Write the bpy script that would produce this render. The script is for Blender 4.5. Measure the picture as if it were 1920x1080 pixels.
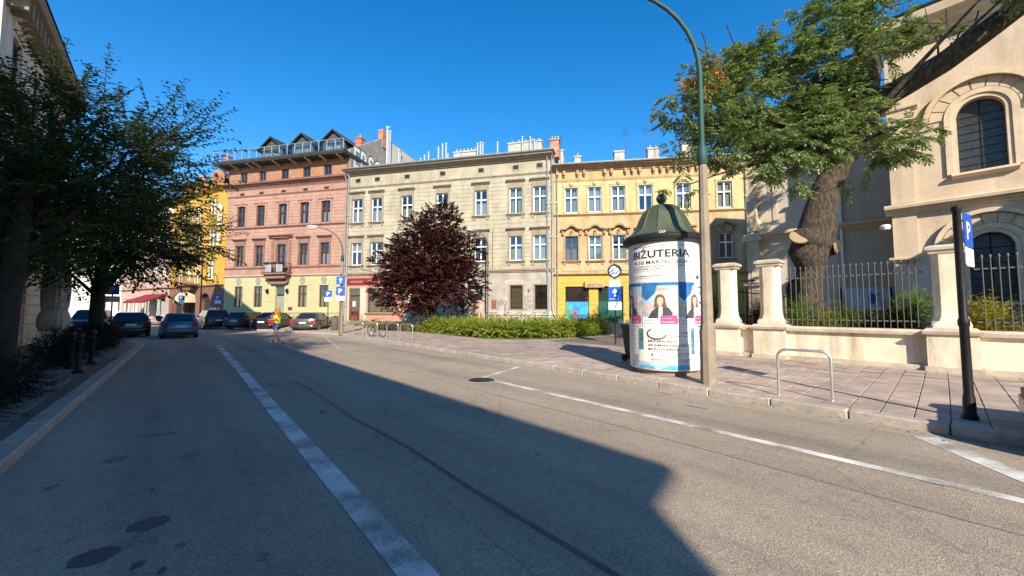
import bpy, bmesh, math, random
from mathutils import Vector, Matrix
random.seed(7)
R = math.radians
sc = bpy.context.scene
for o in list(bpy.data.objects): bpy.data.objects.remove(o)

# ------------------------------------------------------------------ camera, sky, sun, exposure
cam = bpy.data.cameras.new('camera'); camo = bpy.data.objects.new('camera', cam)
sc.collection.objects.link(camo); sc.camera = camo
cam.sensor_width = 36; cam.lens = 36 * 721 / 1920; cam.clip_start = .05; cam.clip_end = 2000
camo.location = (0, 0, 1.6); camo.rotation_euler = (R(90) + math.atan(42 / 721), 0, 0)
SUN_AZ, SUN_EL = R(-10), R(30)
world = bpy.data.worlds.new('World'); sc.world = world; world.use_nodes = True
wn = world.node_tree.nodes; wl = world.node_tree.links
bg = wn['Background']; sky = wn.new('ShaderNodeTexSky'); sky.sky_type = 'NISHITA'; sky.sun_disc = False
sky.sun_elevation = SUN_EL; sky.sun_rotation = R(180) + SUN_AZ
sky.air_density = 1.0; sky.dust_density = 0.0; sky.ozone_density = 3.0; sky.altitude = 200
hsv = wn.new('ShaderNodeHueSaturation'); hsv.inputs['Saturation'].default_value = 1.37
wl.new(sky.outputs[0], hsv.inputs['Color']); wl.new(hsv.outputs[0], bg.inputs['Color'])
bg.inputs['Strength'].default_value = .097
sl = bpy.data.lights.new('sun', 'SUN'); slo = bpy.data.objects.new('sun', sl); sc.collection.objects.link(slo)
sl.energy = 3.65; sl.angle = R(.53); sl.color = (1, .9, .74)
Ldir = Vector((math.sin(SUN_AZ) * math.cos(SUN_EL), math.cos(SUN_AZ) * math.cos(SUN_EL), -math.sin(SUN_EL)))
slo.rotation_euler = Ldir.to_track_quat('-Z', 'Y').to_euler(); slo.location = (0, -20, 30)
sc.view_settings.view_transform = 'Standard'; sc.view_settings.look = 'None'
sc.view_settings.exposure = 1.27; sc.view_settings.gamma = 1
sc.view_settings.use_curve_mapping = False
sc.render.engine = 'CYCLES'
sc.cycles.max_bounces = 8; sc.cycles.transparent_max_bounces = 16
COL = sc.collection

# ------------------------------------------------------------------ mesh helpers
class MB:
    def __init__(s): s.v = []; s.f = []
    def add(s, vs, fs):
        k = len(s.v); s.v += [tuple(p) for p in vs]; s.f += [tuple(i + k for i in f) for f in fs]; return s
    def quad(s, a, b, c, d): return s.add([a, b, c, d], [(0, 1, 2, 3)])
    def poly(s, pts): return s.add(pts, [tuple(range(len(pts)))])
    def box(s, x0, y0, z0, x1, y1, z1):
        return s.add([(x0,y0,z0),(x1,y0,z0),(x1,y1,z0),(x0,y1,z0),(x0,y0,z1),(x1,y0,z1),(x1,y1,z1),(x0,y1,z1)],
                     [(3,2,1,0),(4,5,6,7),(0,1,5,4),(1,2,6,5),(2,3,7,6),(3,0,4,7)])
    def bbox(s, x0, y0, z0, x1, y1, z1, b):      # box with chamfered upright + top edges
        def ring(i, z): return [(x0+i+b,y0+i,z),(x1-i-b,y0+i,z),(x1-i,y0+i+b,z),(x1-i,y1-i-b,z),(x1-i-b,y1-i,z),(x0+i+b,y1-i,z),(x0+i,y1-i-b,z),(x0+i,y0+i+b,z)]
        return s.loft([ring(0, z0), ring(0, z1-b), ring(b, z1)])
    def loft(s, rings, caps=True, closed=True):
        k = len(s.v); m = len(rings[0])
        for r in rings: s.v += [tuple(p) for p in r]
        for i in range(len(rings) - 1):
            for j in range(m if closed else m - 1):
                j2 = (j + 1) % m
                s.f.append((k+i*m+j, k+i*m+j2, k+(i+1)*m+j2, k+(i+1)*m+j))
        if caps and closed:
            s.f.append(tuple(k + j for j in reversed(range(m)))); n = k + (len(rings)-1)*m
            s.f.append(tuple(n + j for j in range(m)))
        return s
    def tube(s, pts, r, seg=8, caps=True):
        pts = [Vector(p) for p in pts]; n = len(pts)
        rr = r if isinstance(r, (list, tuple)) else [r] * n
        rings = []; up = Vector((0, 0, 1)); prev = None
        for i, p in enumerate(pts):
            d = (pts[min(i+1, n-1)] - pts[max(i-1, 0)])
            if d.length < 1e-9: d = Vector((0,0,1))
            d.normalize()
            if prev is None:
                a = d.cross(up)
                if a.length < 1e-3: a = d.cross(Vector((1, 0, 0)))
            else: a = prev - d * prev.dot(d)
            a.normalize(); b = d.cross(a); prev = a
            rings.append([p + (a * math.cos(t) + b * math.sin(t)) * rr[i] for t in [2*math.pi*j/seg for j in range(seg)]])
        return s.loft(rings, caps)
    def lathe(s, prof, seg=16, c=(0, 0, 0), caps=True):
        return s.loft([[(c[0]+r*math.cos(2*math.pi*j/seg), c[1]+r*math.sin(2*math.pi*j/seg), c[2]+z) for j in range(seg)] for r, z in prof], caps)
    def prism(s, pts, y0, y1):       # polygon in x,z extruded along y
        return s.loft([[(x, y0, z) for x, z in pts], [(x, y1, z) for x, z in pts]])
    def extr(s, prof, x0, x1):       # profile in y,z extruded along x
        return s.loft([[(x0, y, z) for y, z in prof], [(x1, y, z) for y, z in prof]])
    def xf(s, M): s.v = [tuple(M @ Vector(p)) for p in s.v]; return s
    def join(s, o): return s.add(o.v, o.f)
    def mesh(s, name, smooth=None):
        me = bpy.data.meshes.new(name); me.from_pydata(s.v, [], s.f); me.update()
        if smooth is not None:
            me.polygons.foreach_set('use_smooth', [True] * len(me.polygons))
            me.set_sharp_from_angle(angle=R(smooth))
        return me
    def obj(s, name, mat, parent=None, loc=(0,0,0), rz=0, smooth=None):
        return link(name, s.mesh(name, smooth), mat, parent, loc, rz)
def link(name, me, mat=None, parent=None, loc=(0,0,0), rz=0):
    o = bpy.data.objects.new(name, me); COL.objects.link(o)
    if mat is not None and me is not None and len(me.materials) == 0: me.materials.append(mat)
    o.location = loc; o.rotation_euler = (0, 0, rz)
    if parent is not None: o.parent = parent
    return o
def empty(name, loc=(0,0,0), rz=0, parent=None):
    o = bpy.data.objects.new(name, None); COL.objects.link(o); o.location = loc; o.rotation_euler = (0,0,rz)
    o.empty_display_size = .2
    if parent is not None: o.parent = parent
    return o
def tag(o, label, cat, group=None):
    o['label'] = label; o['category'] = cat
    if group: o['group'] = group
    return o
def kind(o, k): o['kind'] = k; return o
def copy_tree(o, parent=None):
    c = o.copy(); COL.objects.link(c); c.parent = parent
    for ch in o.children: copy_tree(ch, c)
    return c

# street frame: s runs along the street (away, to the left), n across it (to the right)
A = R(41.8); UV = Vector((-math.sin(A), math.cos(A), 0)); NV = Vector((math.cos(A), math.sin(A), 0))
def P(s, n, z=0): return UV * s + NV * n + Vector((0, 0, z))
def unrow(x, y, d): return Vector(((x - 960) / 721 * d, d, 1.6 + (582 - y) / 721 * d))   # point seen at a photo position, d metres off

# ------------------------------------------------------------------ materials
MATS = {}; GA = 1.24
def nodes(name):
    m = bpy.data.materials.new(name); m.use_nodes = True; MATS[name] = m
    nt = m.node_tree; return m, nt.nodes, nt.links, nt.nodes['Principled BSDF']
def N(nd, t, **k):
    n = nd.new('ShaderNode' + t)
    for a, b in k.items():
        if a in n.inputs: n.inputs[a].default_value = b
        else: setattr(n, a, b)
    return n
def c4(c): return (c[0], c[1], c[2], 1)
def noise_node(nd, lk, scale, detail=4, rough=.6, stretch=None):
    g = N(nd, 'NewGeometry'); n = N(nd, 'TexNoise'); n.inputs['Scale'].default_value = scale
    n.inputs['Detail'].default_value = detail; n.inputs['Roughness'].default_value = rough
    if stretch:
        mp = N(nd, 'Mapping'); mp.inputs['Scale'].default_value = stretch
        lk.new(g.outputs['Position'], mp.inputs['Vector']); lk.new(mp.outputs[0], n.inputs['Vector'])
    else: lk.new(g.outputs['Position'], n.inputs['Vector'])
    return n.outputs['Fac']
def mixc(nd, lk, fac, a, b, mode='MIX'):
    m = N(nd, 'Mix', data_type='RGBA', blend_type=mode)
    for sock, v in ((m.inputs[0], fac), (m.inputs[6], a), (m.inputs[7], b)):
        if hasattr(v, 'links') or hasattr(v, 'is_linked'): lk.new(v, sock)
        else: sock.default_value = v if not isinstance(v, tuple) else (c4(v) if len(v) == 3 else v)
    return m.outputs[2]
def ramp(nd, lk, fac, stops, interp='LINEAR'):
    r = N(nd, 'ValToRGB'); lk.new(fac, r.inputs[0]); cr = r.color_ramp; cr.interpolation = interp
    while len(cr.elements) < len(stops): cr.elements.new(.5)
    for e, (p, c) in zip(cr.elements, stops): e.position = p; e.color = c4(c) if not isinstance(c, float) else (c, c, c, 1)
    return r.outputs[0]
def bumpn(nd, lk, bs, h, strength, dist=.01):
    b = N(nd, 'Bump'); b.inputs['Strength'].default_value = strength; b.inputs['Distance'].default_value = dist
    lk.new(h, b.inputs['Height']); lk.new(b.outputs[0], bs.inputs['Normal'])
def mat(name, col, rough=.8, var=.18, scale=1.2, bump=.3, bscale=60, metal=0, spec=.3, stain=None, stain_amt=.35, streak=False, dist=.004):
    m, nd, lk, bs = nodes(name)
    col = tuple(min(.8, c * GA) for c in col); stain = tuple(c * GA for c in stain) if stain else None
    f = noise_node(nd, lk, scale, 6, .65)
    lo = tuple(c * (1 - var) for c in col); hi = tuple(min(1, c * (1 + var)) for c in col)
    cc = ramp(nd, lk, f, [(.3, lo), (.7, hi)])
    if var > .06: cc = mixc(nd, lk, 1.0, cc, ramp(nd, lk, noise_node(nd, lk, 14 + scale * 3, 5, .75), [(.3, (.84, .84, .84)), (.5, (1.0, 1.0, 1.0)), (.72, (1.1, 1.1, 1.1))]), 'MULTIPLY')
    if stain:
        sf = noise_node(nd, lk, .9, 8, .7, (1.6, 1.6, .25) if streak else None)
        sm = ramp(nd, lk, sf, [(.48, 0.0), (.68, stain_amt)])
        cc = mixc(nd, lk, sm, cc, stain)
    lk.new(cc, bs.inputs['Base Color'])
    bs.inputs['Roughness'].default_value = rough; bs.inputs['Metallic'].default_value = metal
    bs.inputs['Specular IOR Level'].default_value = spec
    if bump: bumpn(nd, lk, bs, noise_node(nd, lk, bscale, 3, .6), bump, dist)
    return m
def leafmat(name, stops, trans=.3, rough=.5, spec=.3):
    m, nd, lk, bs = nodes(name)
    g = N(nd, 'NewGeometry'); c = ramp(nd, lk, g.outputs['Random Per Island'], stops)
    lk.new(c, bs.inputs['Base Color']); bs.inputs['Roughness'].default_value = rough; bs.inputs['Specular IOR Level'].default_value = spec
    t = N(nd, 'BsdfTranslucent'); tc = mixc(nd, lk, 1.0, c, (1.0, 1.0, .45), 'MULTIPLY'); lk.new(tc, t.inputs['Color'])
    mx = N(nd, 'MixShader'); mx.inputs[0].default_value = trans
    lk.new(bs.outputs[0], mx.inputs[1]); lk.new(t.outputs[0], mx.inputs[2])
    lk.new(mx.outputs[0], nd['Material Output'].inputs['Surface'])
    return m
def flat(name, col, rough=.6, spec=.3, metal=0): return mat(name, col, rough, .05, 4, 0, metal=metal, spec=spec)

A0 = R(41.8)
def asphalt_mat():
    m, nd, lk, bs = nodes('asphalt')
    big = noise_node(nd, lk, .35, 6, .6)
    c = ramp(nd, lk, big, [(.3, (.282, .232, .18)), (.52, (.345, .282, .216)), (.72, (.397, .324, .245))])
    med = noise_node(nd, lk, 5, 5, .7, (1, 1, 1)); c = mixc(nd, lk, ramp(nd, lk, med, [(.5, 0.0), (.78, .3)]), c, (.09, .085, .08))
    g0 = N(nd, 'NewGeometry'); mp = N(nd, 'Mapping'); mp.inputs['Rotation'].default_value = (0, 0, -A0); mp.vector_type = 'POINT'; lk.new(g0.outputs['Position'], mp.inputs['Vector'])
    mp2 = N(nd, 'Mapping'); mp2.inputs['Scale'].default_value = (1.1, .07, 1); lk.new(mp.outputs[0], mp2.inputs['Vector'])
    ln_ = N(nd, 'TexNoise'); ln_.inputs['Scale'].default_value = 1.0; ln_.inputs['Detail'].default_value = 5; lk.new(mp2.outputs[0], ln_.inputs['Vector'])
    c = mixc(nd, lk, .8, c, ramp(nd, lk, ln_.outputs['Fac'], [(.34, (.72, .73, .76)), (.5, (1.0, 1.0, 1.0)), (.64, (1.16, 1.14, 1.1))]), 'MULTIPLY')
    vc = N(nd, 'TexVoronoi'); vc.feature = 'DISTANCE_TO_EDGE'; vc.inputs['Scale'].default_value = .33; wv = N(nd, 'TexNoise'); wv.inputs['Scale'].default_value = 2.2; wv.inputs['Detail'].default_value = 6
    lk.new(g0.outputs['Position'], wv.inputs['Vector']); wm = mixc(nd, lk, .16, g0.outputs['Position'], wv.outputs['Color'], 'ADD'); lk.new(wm, vc.inputs['Vector'])
    c = mixc(nd, lk, ramp(nd, lk, vc.outputs['Distance'], [(.0, .32), (.005, 0.0)]), c, (.07, .065, .06))
    g = N(nd, 'NewGeometry'); v = N(nd, 'TexVoronoi'); v.inputs['Scale'].default_value = 130; lk.new(g.outputs['Position'], v.inputs['Vector'])
    vb = N(nd, 'SeparateColor'); lk.new(v.outputs['Color'], vb.inputs[0])
    c = mixc(nd, lk, .6, c, ramp(nd, lk, vb.outputs[0], [(.0, (.25, .24, .24)), (.25, (.75, .75, .75)), (.8, (1.0, 1.0, 1.0)), (1.0, (1.9, 1.85, 1.75))]), 'MULTIPLY')
    n2 = noise_node(nd, lk, 260, 2, .6)
    c = mixc(nd, lk, .5, c, ramp(nd, lk, n2, [(.3, (.5, .5, .5)), (.7, (1.4, 1.4, 1.4))]), 'MULTIPLY')
    lk.new(c, bs.inputs['Base Color']); bs.inputs['Roughness'].default_value = .85; bs.inputs['Specular IOR Level'].default_value = .25
    bumpn(nd, lk, bs, v.outputs['Distance'], .5, .006)
    return m
asphalt = asphalt_mat()
def paint_mat():
    m, nd, lk, bs = nodes('road_paint')
    f = noise_node(nd, lk, 60, 8, .95); w = noise_node(nd, lk, 1.6, 4, .6)
    a = N(nd, 'Math', operation='ADD'); lk.new(f, a.inputs[0]); lk.new(w, a.inputs[1])
    c = ramp(nd, lk, a.outputs[0], [(.4, (.2, .18, .155)), (.46, (.3, .28, .245)), (.5, (.52, .495, .445)), (.6, (.74, .71, .64))])
    a.inputs[1].default_value = 0
    sc_ = N(nd, 'Math', operation='MULTIPLY'); sc_.inputs[1].default_value = .5; lk.new(a.outputs[0], sc_.inputs[0])
    lk.new(sc_.outputs[0], c.node.inputs[0])
    lk.new(c, bs.inputs['Base Color']); bs.inputs['Roughness'].default_value = .8
    bumpn(nd, lk, bs, noise_node(nd, lk, 120, 2, .6), .4, .004)
    return m
paint = paint_mat()
oldpaint = mat('old_paint', (.34, .31, .27), .85, .25, 12, .3)
tar = mat('tar', (.05, .05, .052), .6, .3, 6, .3)
wet = mat('wet_asphalt', (.07, .063, .062), .7, .4, 30, .6, 120)
wet2 = mat('stained_asphalt', (.145, .13, .113), .8, .4, 30, .6, 120)
granite = mat('granite', (.3, .265, .22), .75, .25, 9, .4, 80, stain=(.16, .14, .12), stain_amt=.5)
slabm = mat('slab', (.3, .238, .195), .85, .25, 2.4, .4, 90, stain=(.13, .1, .085), stain_amt=.5)
slabm2 = mat('slab_red', (.3, .225, .185), .85, .25, 2.4, .4, 90, stain=(.13, .1, .085), stain_amt=.5)
slabm3 = mat('slab_pale', (.315, .255, .212), .85, .25, 2.4, .4, 90, stain=(.13, .1, .085), stain_amt=.5)
jointm = mat('joint_sand', (.13, .1, .08), .95, .3, 8, .4)
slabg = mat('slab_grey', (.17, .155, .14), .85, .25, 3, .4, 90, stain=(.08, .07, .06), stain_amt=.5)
cobble = mat('far_paving', (.3, .225, .185), .9, .35, 2.2, .6, 14, stain=(.15, .11, .09), stain_amt=.6, dist=.02)
soil = mat('soil', (.07, .055, .04), .95, .4, 6, .5, 30)
grassy = mat('grass_soil', (.09, .12, .03), .95, .4, 6, .5, 30)
gplaster = mat('grey_plaster', (.285, .255, .185), .9, .22, .7, .3, 45, stain=(.16, .135, .1), stain_amt=.55, streak=True)
gblock = mat('grey_plaster_block', (.31, .278, .2), .9, .2, 1.1, .3, 45, stain=(.2, .17, .12), stain_amt=.5, streak=True)
gframe = mat('grey_moulding', (.23, .19, .14), .9, .2, 2, .3, stain=(.11, .095, .08), stain_amt=.5, streak=True)
glow = mat('grey_ground_floor', (.29, .26, .225), .9, .3, 1.8, .4, 30, stain=(.14, .125, .11), stain_amt=.7)
salmon = mat('salmon_plaster', (.33, .17, .12), .9, .15, 2, .3)
cream = mat('cream_plaster', (.37, .33, .25), .9, .12, 2, .3, stain=(.22, .2, .16), stain_amt=.4, streak=True)
pinkm = mat('pink_plaster', (.275, .158, .122), .9, .16, .8, .3, 45, stain=(.17, .085, .065), stain_amt=.5, streak=True)
pinkb = mat('pink_plaster_block', (.3, .178, .138), .9, .14, 1.2, .3, 45, stain=(.18, .09, .07), stain_amt=.4, streak=True)
pinkf = mat('pink_moulding', (.19, .105, .082), .9, .2, 2, .3, stain=(.09, .05, .04), stain_amt=.5)
lemon = mat('lemon_plaster', (.325, .302, .168), .9, .07, 1, .2, stain=(.3, .27, .13), stain_amt=.3, streak=True)
keyst = mat('grey_keystone', (.2, .2, .15), .9, .15, 3, .3)
yell = mat('yellow_plaster', (.385, .315, .155), .9, .14, .9, .3, 45, stain=(.26, .15, .06), stain_amt=.5, streak=True)
yello = mat('ochre_plaster', (.36, .26, .135), .9, .2, .9, .3, 45, stain=(.2, .1, .05), stain_amt=.55, streak=True)
yellg = mat('bright_yellow_plaster', (.38, .27, .055), .9, .08, 1.4, .2)
ymould = mat('yellow_moulding', (.29, .195, .11), .9, .25, 3, .3, stain=(.11, .075, .05), stain_amt=.6)
ysurr = mat('pale_surround', (.36, .3, .18), .9, .15, 3, .3, stain=(.18, .13, .08), stain_amt=.4)
hotelm = mat('hotel_ochre', (.4, .235, .045), .9, .1, .9, .2, stain=(.32, .18, .04), stain_amt=.3, streak=True)
hotelg = mat('hotel_olive', (.24, .19, .03), .9, .1, 2, .2)
hotelb = mat('hotel_brown', (.15, .075, .05), .9, .2, 1.5, .3)
hotelp = mat('hotel_arch_pink', (.36, .16, .09), .9, .15, 1.5, .3)
rosep = mat('rose_plaster', (.33, .23, .19), .9, .12, 1, .3, stain=(.2, .14, .12), stain_amt=.4, streak=True)
whitep = mat('white_plaster', (.55, .54, .5), .9, .07, 1, .2)
chur = mat('church_plaster', (.46, .36, .26), .9, .14, .8, .5, 22, stain=(.3, .23, .17), stain_amt=.65, streak=True)
churt = mat('church_trim', (.5, .39, .27), .9, .13, 1.5, .3, stain=(.25, .19, .14), stain_amt=.4)
wallm = mat('fence_wall_plaster', (.62, .52, .38), .9, .16, 1.4, .4, 40, stain=(.23, .18, .125), stain_amt=.9, streak=True)
capm = mat('fence_wall_cap', (.42, .35, .26), .9, .2, 3, .4, stain=(.18, .15, .11), stain_amt=.6)
leftp = mat('left_plaster', (.52, .46, .37), .9, .12, 1.2, .3, stain=(.2, .17, .13), stain_amt=.5, streak=True)
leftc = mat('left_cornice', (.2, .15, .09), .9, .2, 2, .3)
roofm = mat('sheet_metal_roof', (.11, .12, .125), .45, .25, 1, .15, 20, metal=.4, stain=(.16, .1, .07), stain_amt=.4)
darkroof = mat('dark_roof', (.03, .032, .03), .6, .3, 2, .3)
dormm = mat('dormer_slate', (.05, .055, .05), .6, .2, 3, .3)
gutter = mat('gutter_metal', (.36, .37, .36), .4, .2, 3, 0, metal=.7)
whitef = mat('white_frame', (.62, .61, .57), .5, .05, 4, 0)
brownf = mat('brown_frame', (.075, .033, .02), .5, .2, 6, 0)
darkin = mat('dark_room', (.022, .02, .018), .9, .3, 1, 0)
curtm = mat('curtain', (.42, .4, .36), .95, .1, 5, 0)
curtb = mat('brown_curtain', (.22, .15, .1), .95, .1, 5, 0)
boardb = mat('wood_board', (.2, .12, .05), .8, .3, 8, .2)
iron = mat('black_iron', (.013, .013, .014), .45, .3, 8, .1, metal=.3)
greyiron = mat('grey_painted_iron', (.085, .082, .07), .55, .2, 8, .15, stain=(.12, .07, .04), stain_amt=.4)
steel = mat('galvanised_steel', (.6, .6, .58), .32, .15, 5, 0, metal=.9)
flue = mat('flue_steel', (.24, .265, .29), .5, .2, 5, 0, metal=.15)
stack = mat('chimney_render', (.31, .3, .275), .9, .15, 3, .3, stain=(.2, .17, .14), stain_amt=.7, streak=True)
concrete = mat('lamp_concrete', (.215, .175, .13), .9, .2, 4, .5, 60, stain=(.16, .12, .08), stain_amt=.5)
lampgreen = mat('lamp_green', (.02, .055, .045), .6, .2, 5, .1)
hoodgreen = mat('hood_green', (.055, .064, .038), .5, .2, 3, .15, stain=(.04, .05, .03), stain_amt=.5)
def bark_mat():
    m, nd, lk, bs = nodes('bark')
    f = noise_node(nd, lk, 13, 6, .75, (1, 1, .3)); lk.new(ramp(nd, lk, f, [(.36, (.02, .015, .011)), (.5, (.07, .05, .034)), (.66, (.17, .125, .085))]), bs.inputs['Base Color'])
    bs.inputs['Roughness'].default_value = .95; bumpn(nd, lk, bs, f, 1.0, .12); return m
bark = bark_mat()
barkd = mat('dark_bark', (.03, .025, .02), .95, .4, 10, .8, 40, dist=.02)
cutwood = mat('cut_wood', (.24, .165, .1), .9, .2, 12, .3)
blackp = mat('black_plastic', (.012, .012, .012), .5, .1, 4, 0)
rubber = mat('rubber', (.015, .015, .016), .8, .2, 6, 0)
alloy = mat('alloy', (.45, .45, .46), .35, .1, 6, 0, metal=.9)
redl = flat('red_lens', (.35, .012, .012), .15, .6)
clearl = flat('clear_lens', (.6, .6, .6), .1, .6)
plate = flat('number_plate', (.7, .7, .66), .5)
signblue = mat('sign_blue', (.012, .07, .36), .35, .1, 6, 0)
signwhite = flat('sign_white', (.75, .75, .73), .4)
signback = flat('sign_grey', (.36, .36, .37), .5)
posterw = mat('poster_paper', (.62, .6, .55), .8, .06, 2, .15, 25, stain=(.5, .47, .42), stain_amt=.4)
ink = flat('poster_ink', (.02, .019, .018), .7)
inkg = flat('poster_grey', (.3, .3, .29), .8)
pblue = mat('poster_blue', (.02, .12, .3), .7, .3, 5, 0); pteal = mat('poster_teal', (.08, .27, .33), .7, .35, 6, 0)
psky = mat('poster_sky', (.3, .42, .5), .7, .35, 8, 0); ppink = flat('poster_pink', (.42, .06, .17), .7)
pskin = flat('poster_skin', (.55, .34, .25), .7); phair = mat('poster_hair', (.13, .075, .05), .7, .4, 18, 0); psuit = mat('poster_suit', (.05, .05, .055), .7, .4, 16, 0)
ptan = mat('poster_tan', (.5, .4, .33), .7, .35, 9, 0); pcyan = mat('poster_cyan', (.05, .32, .52), .7, .3, 4, 0)
binm = mat('bin_green', (.014, .03, .02), .5, .2, 5, 0)
tarp = mat('cover_sheet', (.42, .39, .33), .7, .15, 3, .3, 8, stain=(.3, .26, .2), stain_amt=.5, dist=.05)
awn = mat('awning_red', (.16, .012, .022), .8, .15, 3, 0)
brickm, _nd, _lk, _bs = nodes('attic_brick')
_g = N(_nd, 'TexCoord'); _mp = N(_nd, 'Mapping'); _mp.inputs['Rotation'].default_value = (R(-90), 0, 0); _lk.new(_g.outputs['Object'], _mp.inputs['Vector'])
_b = N(_nd, 'TexBrick'); _lk.new(_mp.outputs[0], _b.inputs['Vector']); _b.inputs['Scale'].default_value = 1
_b.inputs['Brick Width'].default_value = .27; _b.inputs['Row Height'].default_value = .08; _b.inputs['Mortar Size'].default_value = .008
_b.inputs['Color1'].default_value = (.27, .112, .058, 1); _b.inputs['Color2'].default_value = (.37, .165, .085, 1); _b.inputs['Mortar'].default_value = (.27, .17, .11, 1)
_sp = noise_node(_nd, _lk, 1.3, 5, .7); _lk.new(mixc(_nd, _lk, ramp(_nd, _lk, _sp, [(.55, 0.0), (.72, .45)]), _b.outputs['Color'], (.42, .3, .2)), _bs.inputs['Base Color'])
_bs.inputs['Roughness'].default_value = .9; bumpn(_nd, _lk, _bs, _b.outputs['Fac'], -.4, .01)
cbrick = mat('chimney_brick', (.3, .11, .06), .9, .35, 6, .5, 20, stain=(.36, .3, .24), stain_amt=.7)
def glass_mat(name, tint=(.75, .8, .8), refl=.05, rough=.02):
    m, nd, lk, bs = nodes(name)
    t = N(nd, 'BsdfTransparent'); t.inputs['Color'].default_value = c4(tint)
    g = N(nd, 'BsdfGlossy'); g.inputs['Roughness'].default_value = rough; g.inputs['Color'].default_value = (1, 1, 1, 1)
    f = N(nd, 'LayerWeight'); f.inputs['Blend'].default_value = .5
    pw = N(nd, 'Math', operation='POWER'); pw.inputs[1].default_value = 4; lk.new(f.outputs['Facing'], pw.inputs[0])
    a = N(nd, 'Math', operation='ADD'); a.inputs[1].default_value = refl + .04; lk.new(pw.outputs[0], a.inputs[0])
    mx = N(nd, 'MixShader'); lk.new(a.outputs[0], mx.inputs[0]); lk.new(t.outputs[0], mx.inputs[1]); lk.new(g.outputs[0], mx.inputs[2])
    lk.new(mx.outputs[0], nd['Material Output'].inputs['Surface']); return m
glass = glass_mat('window_glass'); railglass = glass_mat('rail_glass', (.93, .96, .97), 0.0)
carglass = mat('car_glass', (.012, .017, .02), .05, .1, 3, 0, spec=.45)
leaded = mat('leaded_glass', (.03, .03, .028), .3, .4, 14, .5, 12, spec=.5, dist=.02)
def carpaint(name, col, rough=.3, metal=.15):
    m = mat(name, col, rough, .06, 3, 0, metal=metal, spec=.35); b = m.node_tree.nodes['Principled BSDF']
    b.inputs['Coat Weight'].default_value = .35; b.inputs['Coat Roughness'].default_value = .06; return m
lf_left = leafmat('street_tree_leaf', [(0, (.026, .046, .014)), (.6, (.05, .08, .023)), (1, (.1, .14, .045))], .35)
lf_ash = leafmat('ash_leaf', [(0, (.09, .145, .035)), (.4, (.17, .245, .075)), (.8, (.29, .36, .14)), (1, (.5, .54, .32))], .36, .36, .9)
lf_plum = leafmat('plum_leaf', [(0, (.04, .013, .015)), (.5, (.08, .024, .026)), (.85, (.13, .04, .038)), (1, (.18, .065, .052))], .2, .5)
lf_hedge = leafmat('hedge_leaf', [(0, (.2, .27, .03)), (.5, (.36, .44, .06)), (1, (.55, .57, .12))], .5)
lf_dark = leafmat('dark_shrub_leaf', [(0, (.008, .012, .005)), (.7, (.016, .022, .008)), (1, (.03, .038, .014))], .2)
lf_gold = leafmat('golden_leaf', [(0, (.22, .26, .03)), (.5, (.45, .4, .05)), (1, (.7, .52, .05))], .45)
lf_green = leafmat('garden_leaf', [(0, (.12, .2, .03)), (.5, (.22, .33, .05)), (1, (.36, .45, .09))], .45)
lf_brown = leafmat('withered_leaf', [(0, (.3, .13, .04)), (1, (.5, .26, .08))], .3)

# ------------------------------------------------------------------ text meshes, made first while the scene is small
_tc = {}
def text_mesh(s, size, extrude=0, bold=0, align='LEFT', xs=1.0):
    cu = bpy.data.curves.new('lettering', 'FONT'); cu.body = s; cu.size = size; cu.extrude = extrude; cu.offset = bold
    cu.align_x = align; cu.resolution_u = 3; ob = bpy.data.objects.new('lettering', cu); COL.objects.link(ob)
    me = bpy.data.meshes.new_from_object(ob.evaluated_get(bpy.context.evaluated_depsgraph_get()))
    bpy.data.objects.remove(ob); bpy.data.curves.remove(cu)
    if xs != 1.0:
        for v in me.vertices: v.co.x *= xs
    return me
def text_fit(s, width, height, bold=0, extrude=0):       # lettering scaled to a width and cap height
    me = text_mesh(s, 1.0, extrude, bold)
    xs = [v.co.x for v in me.vertices]; ys = [v.co.y for v in me.vertices]
    x0, x1, y1 = min(xs), max(xs), max(ys); cap = .73
    for v in me.vertices: v.co.x = (v.co.x - x0) / (x1 - x0) * width; v.co.y = v.co.y / cap * height
    return me

# ------------------------------------------------------------------ ground, road, pavements
def nkL(s): return -1.42 + .0245 * s
def nkR(s): return 7.62 + .033 * s
m = MB().quad((-400, -300, -.012), (400, -300, -.012), (400, 500, -.012), (-400, 500, -.012))
kind(m.obj('ground', cobble), 'structure')
m = MB()
xs = [-110 + 6 * i for i in range(26)]; ys = [-40 + 6 * i for i in range(22)]
m.quad((-110, -40, 0), (45, -40, 0), (45, 95, 0), (-110, 95, 0))
road = kind(m.obj('road', asphalt), 'structure')
def strip(name, pts, w, z, material, parent):     # flat strip along (s, n) points
    q = MB(); L_ = []; R_ = []
    for i, (s, n) in enumerate(pts):
        a = Vector(pts[max(i-1, 0)]); b = Vector(pts[min(i+1, len(pts)-1)]); d = (b - a).normalized(); o = Vector((-d.y, d.x)) * w / 2
        L_.append(P(s + o.x, n + o.y, z)); R_.append(P(s - o.x, n - o.y, z))
    for i in range(len(pts) - 1): q.quad(L_[i], R_[i], R_[i+1], L_[i+1])
    return q.obj(name, material, parent)
strip('centre_line', [(-3, 1.03), (2.2, 1.19), (6.3, 1.31), (11.8, 1.5), (22.3, 1.8)], .2, .004, paint, road)
strip('edge_line', [(-6, 5.28), (-.4, 5.42), (3.2, 5.51), (6.9, 5.6)], .14, .004, paint, road)
strip('edge_line', [(7.35, 5.62), (8.1, 7.5)], .12, .004, paint, road)
strip('bay_marking', [(.22, 7.2), (-.45, 6.19), (-.75, 5.75)], .26, .004, paint, road)
strip('edge_line', [(12.5, 7.5), (12.0, 6.2), (13.2, 5.4), (17, 5.4), (27, 7.6)], .07, .004, oldpaint, road)
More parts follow.
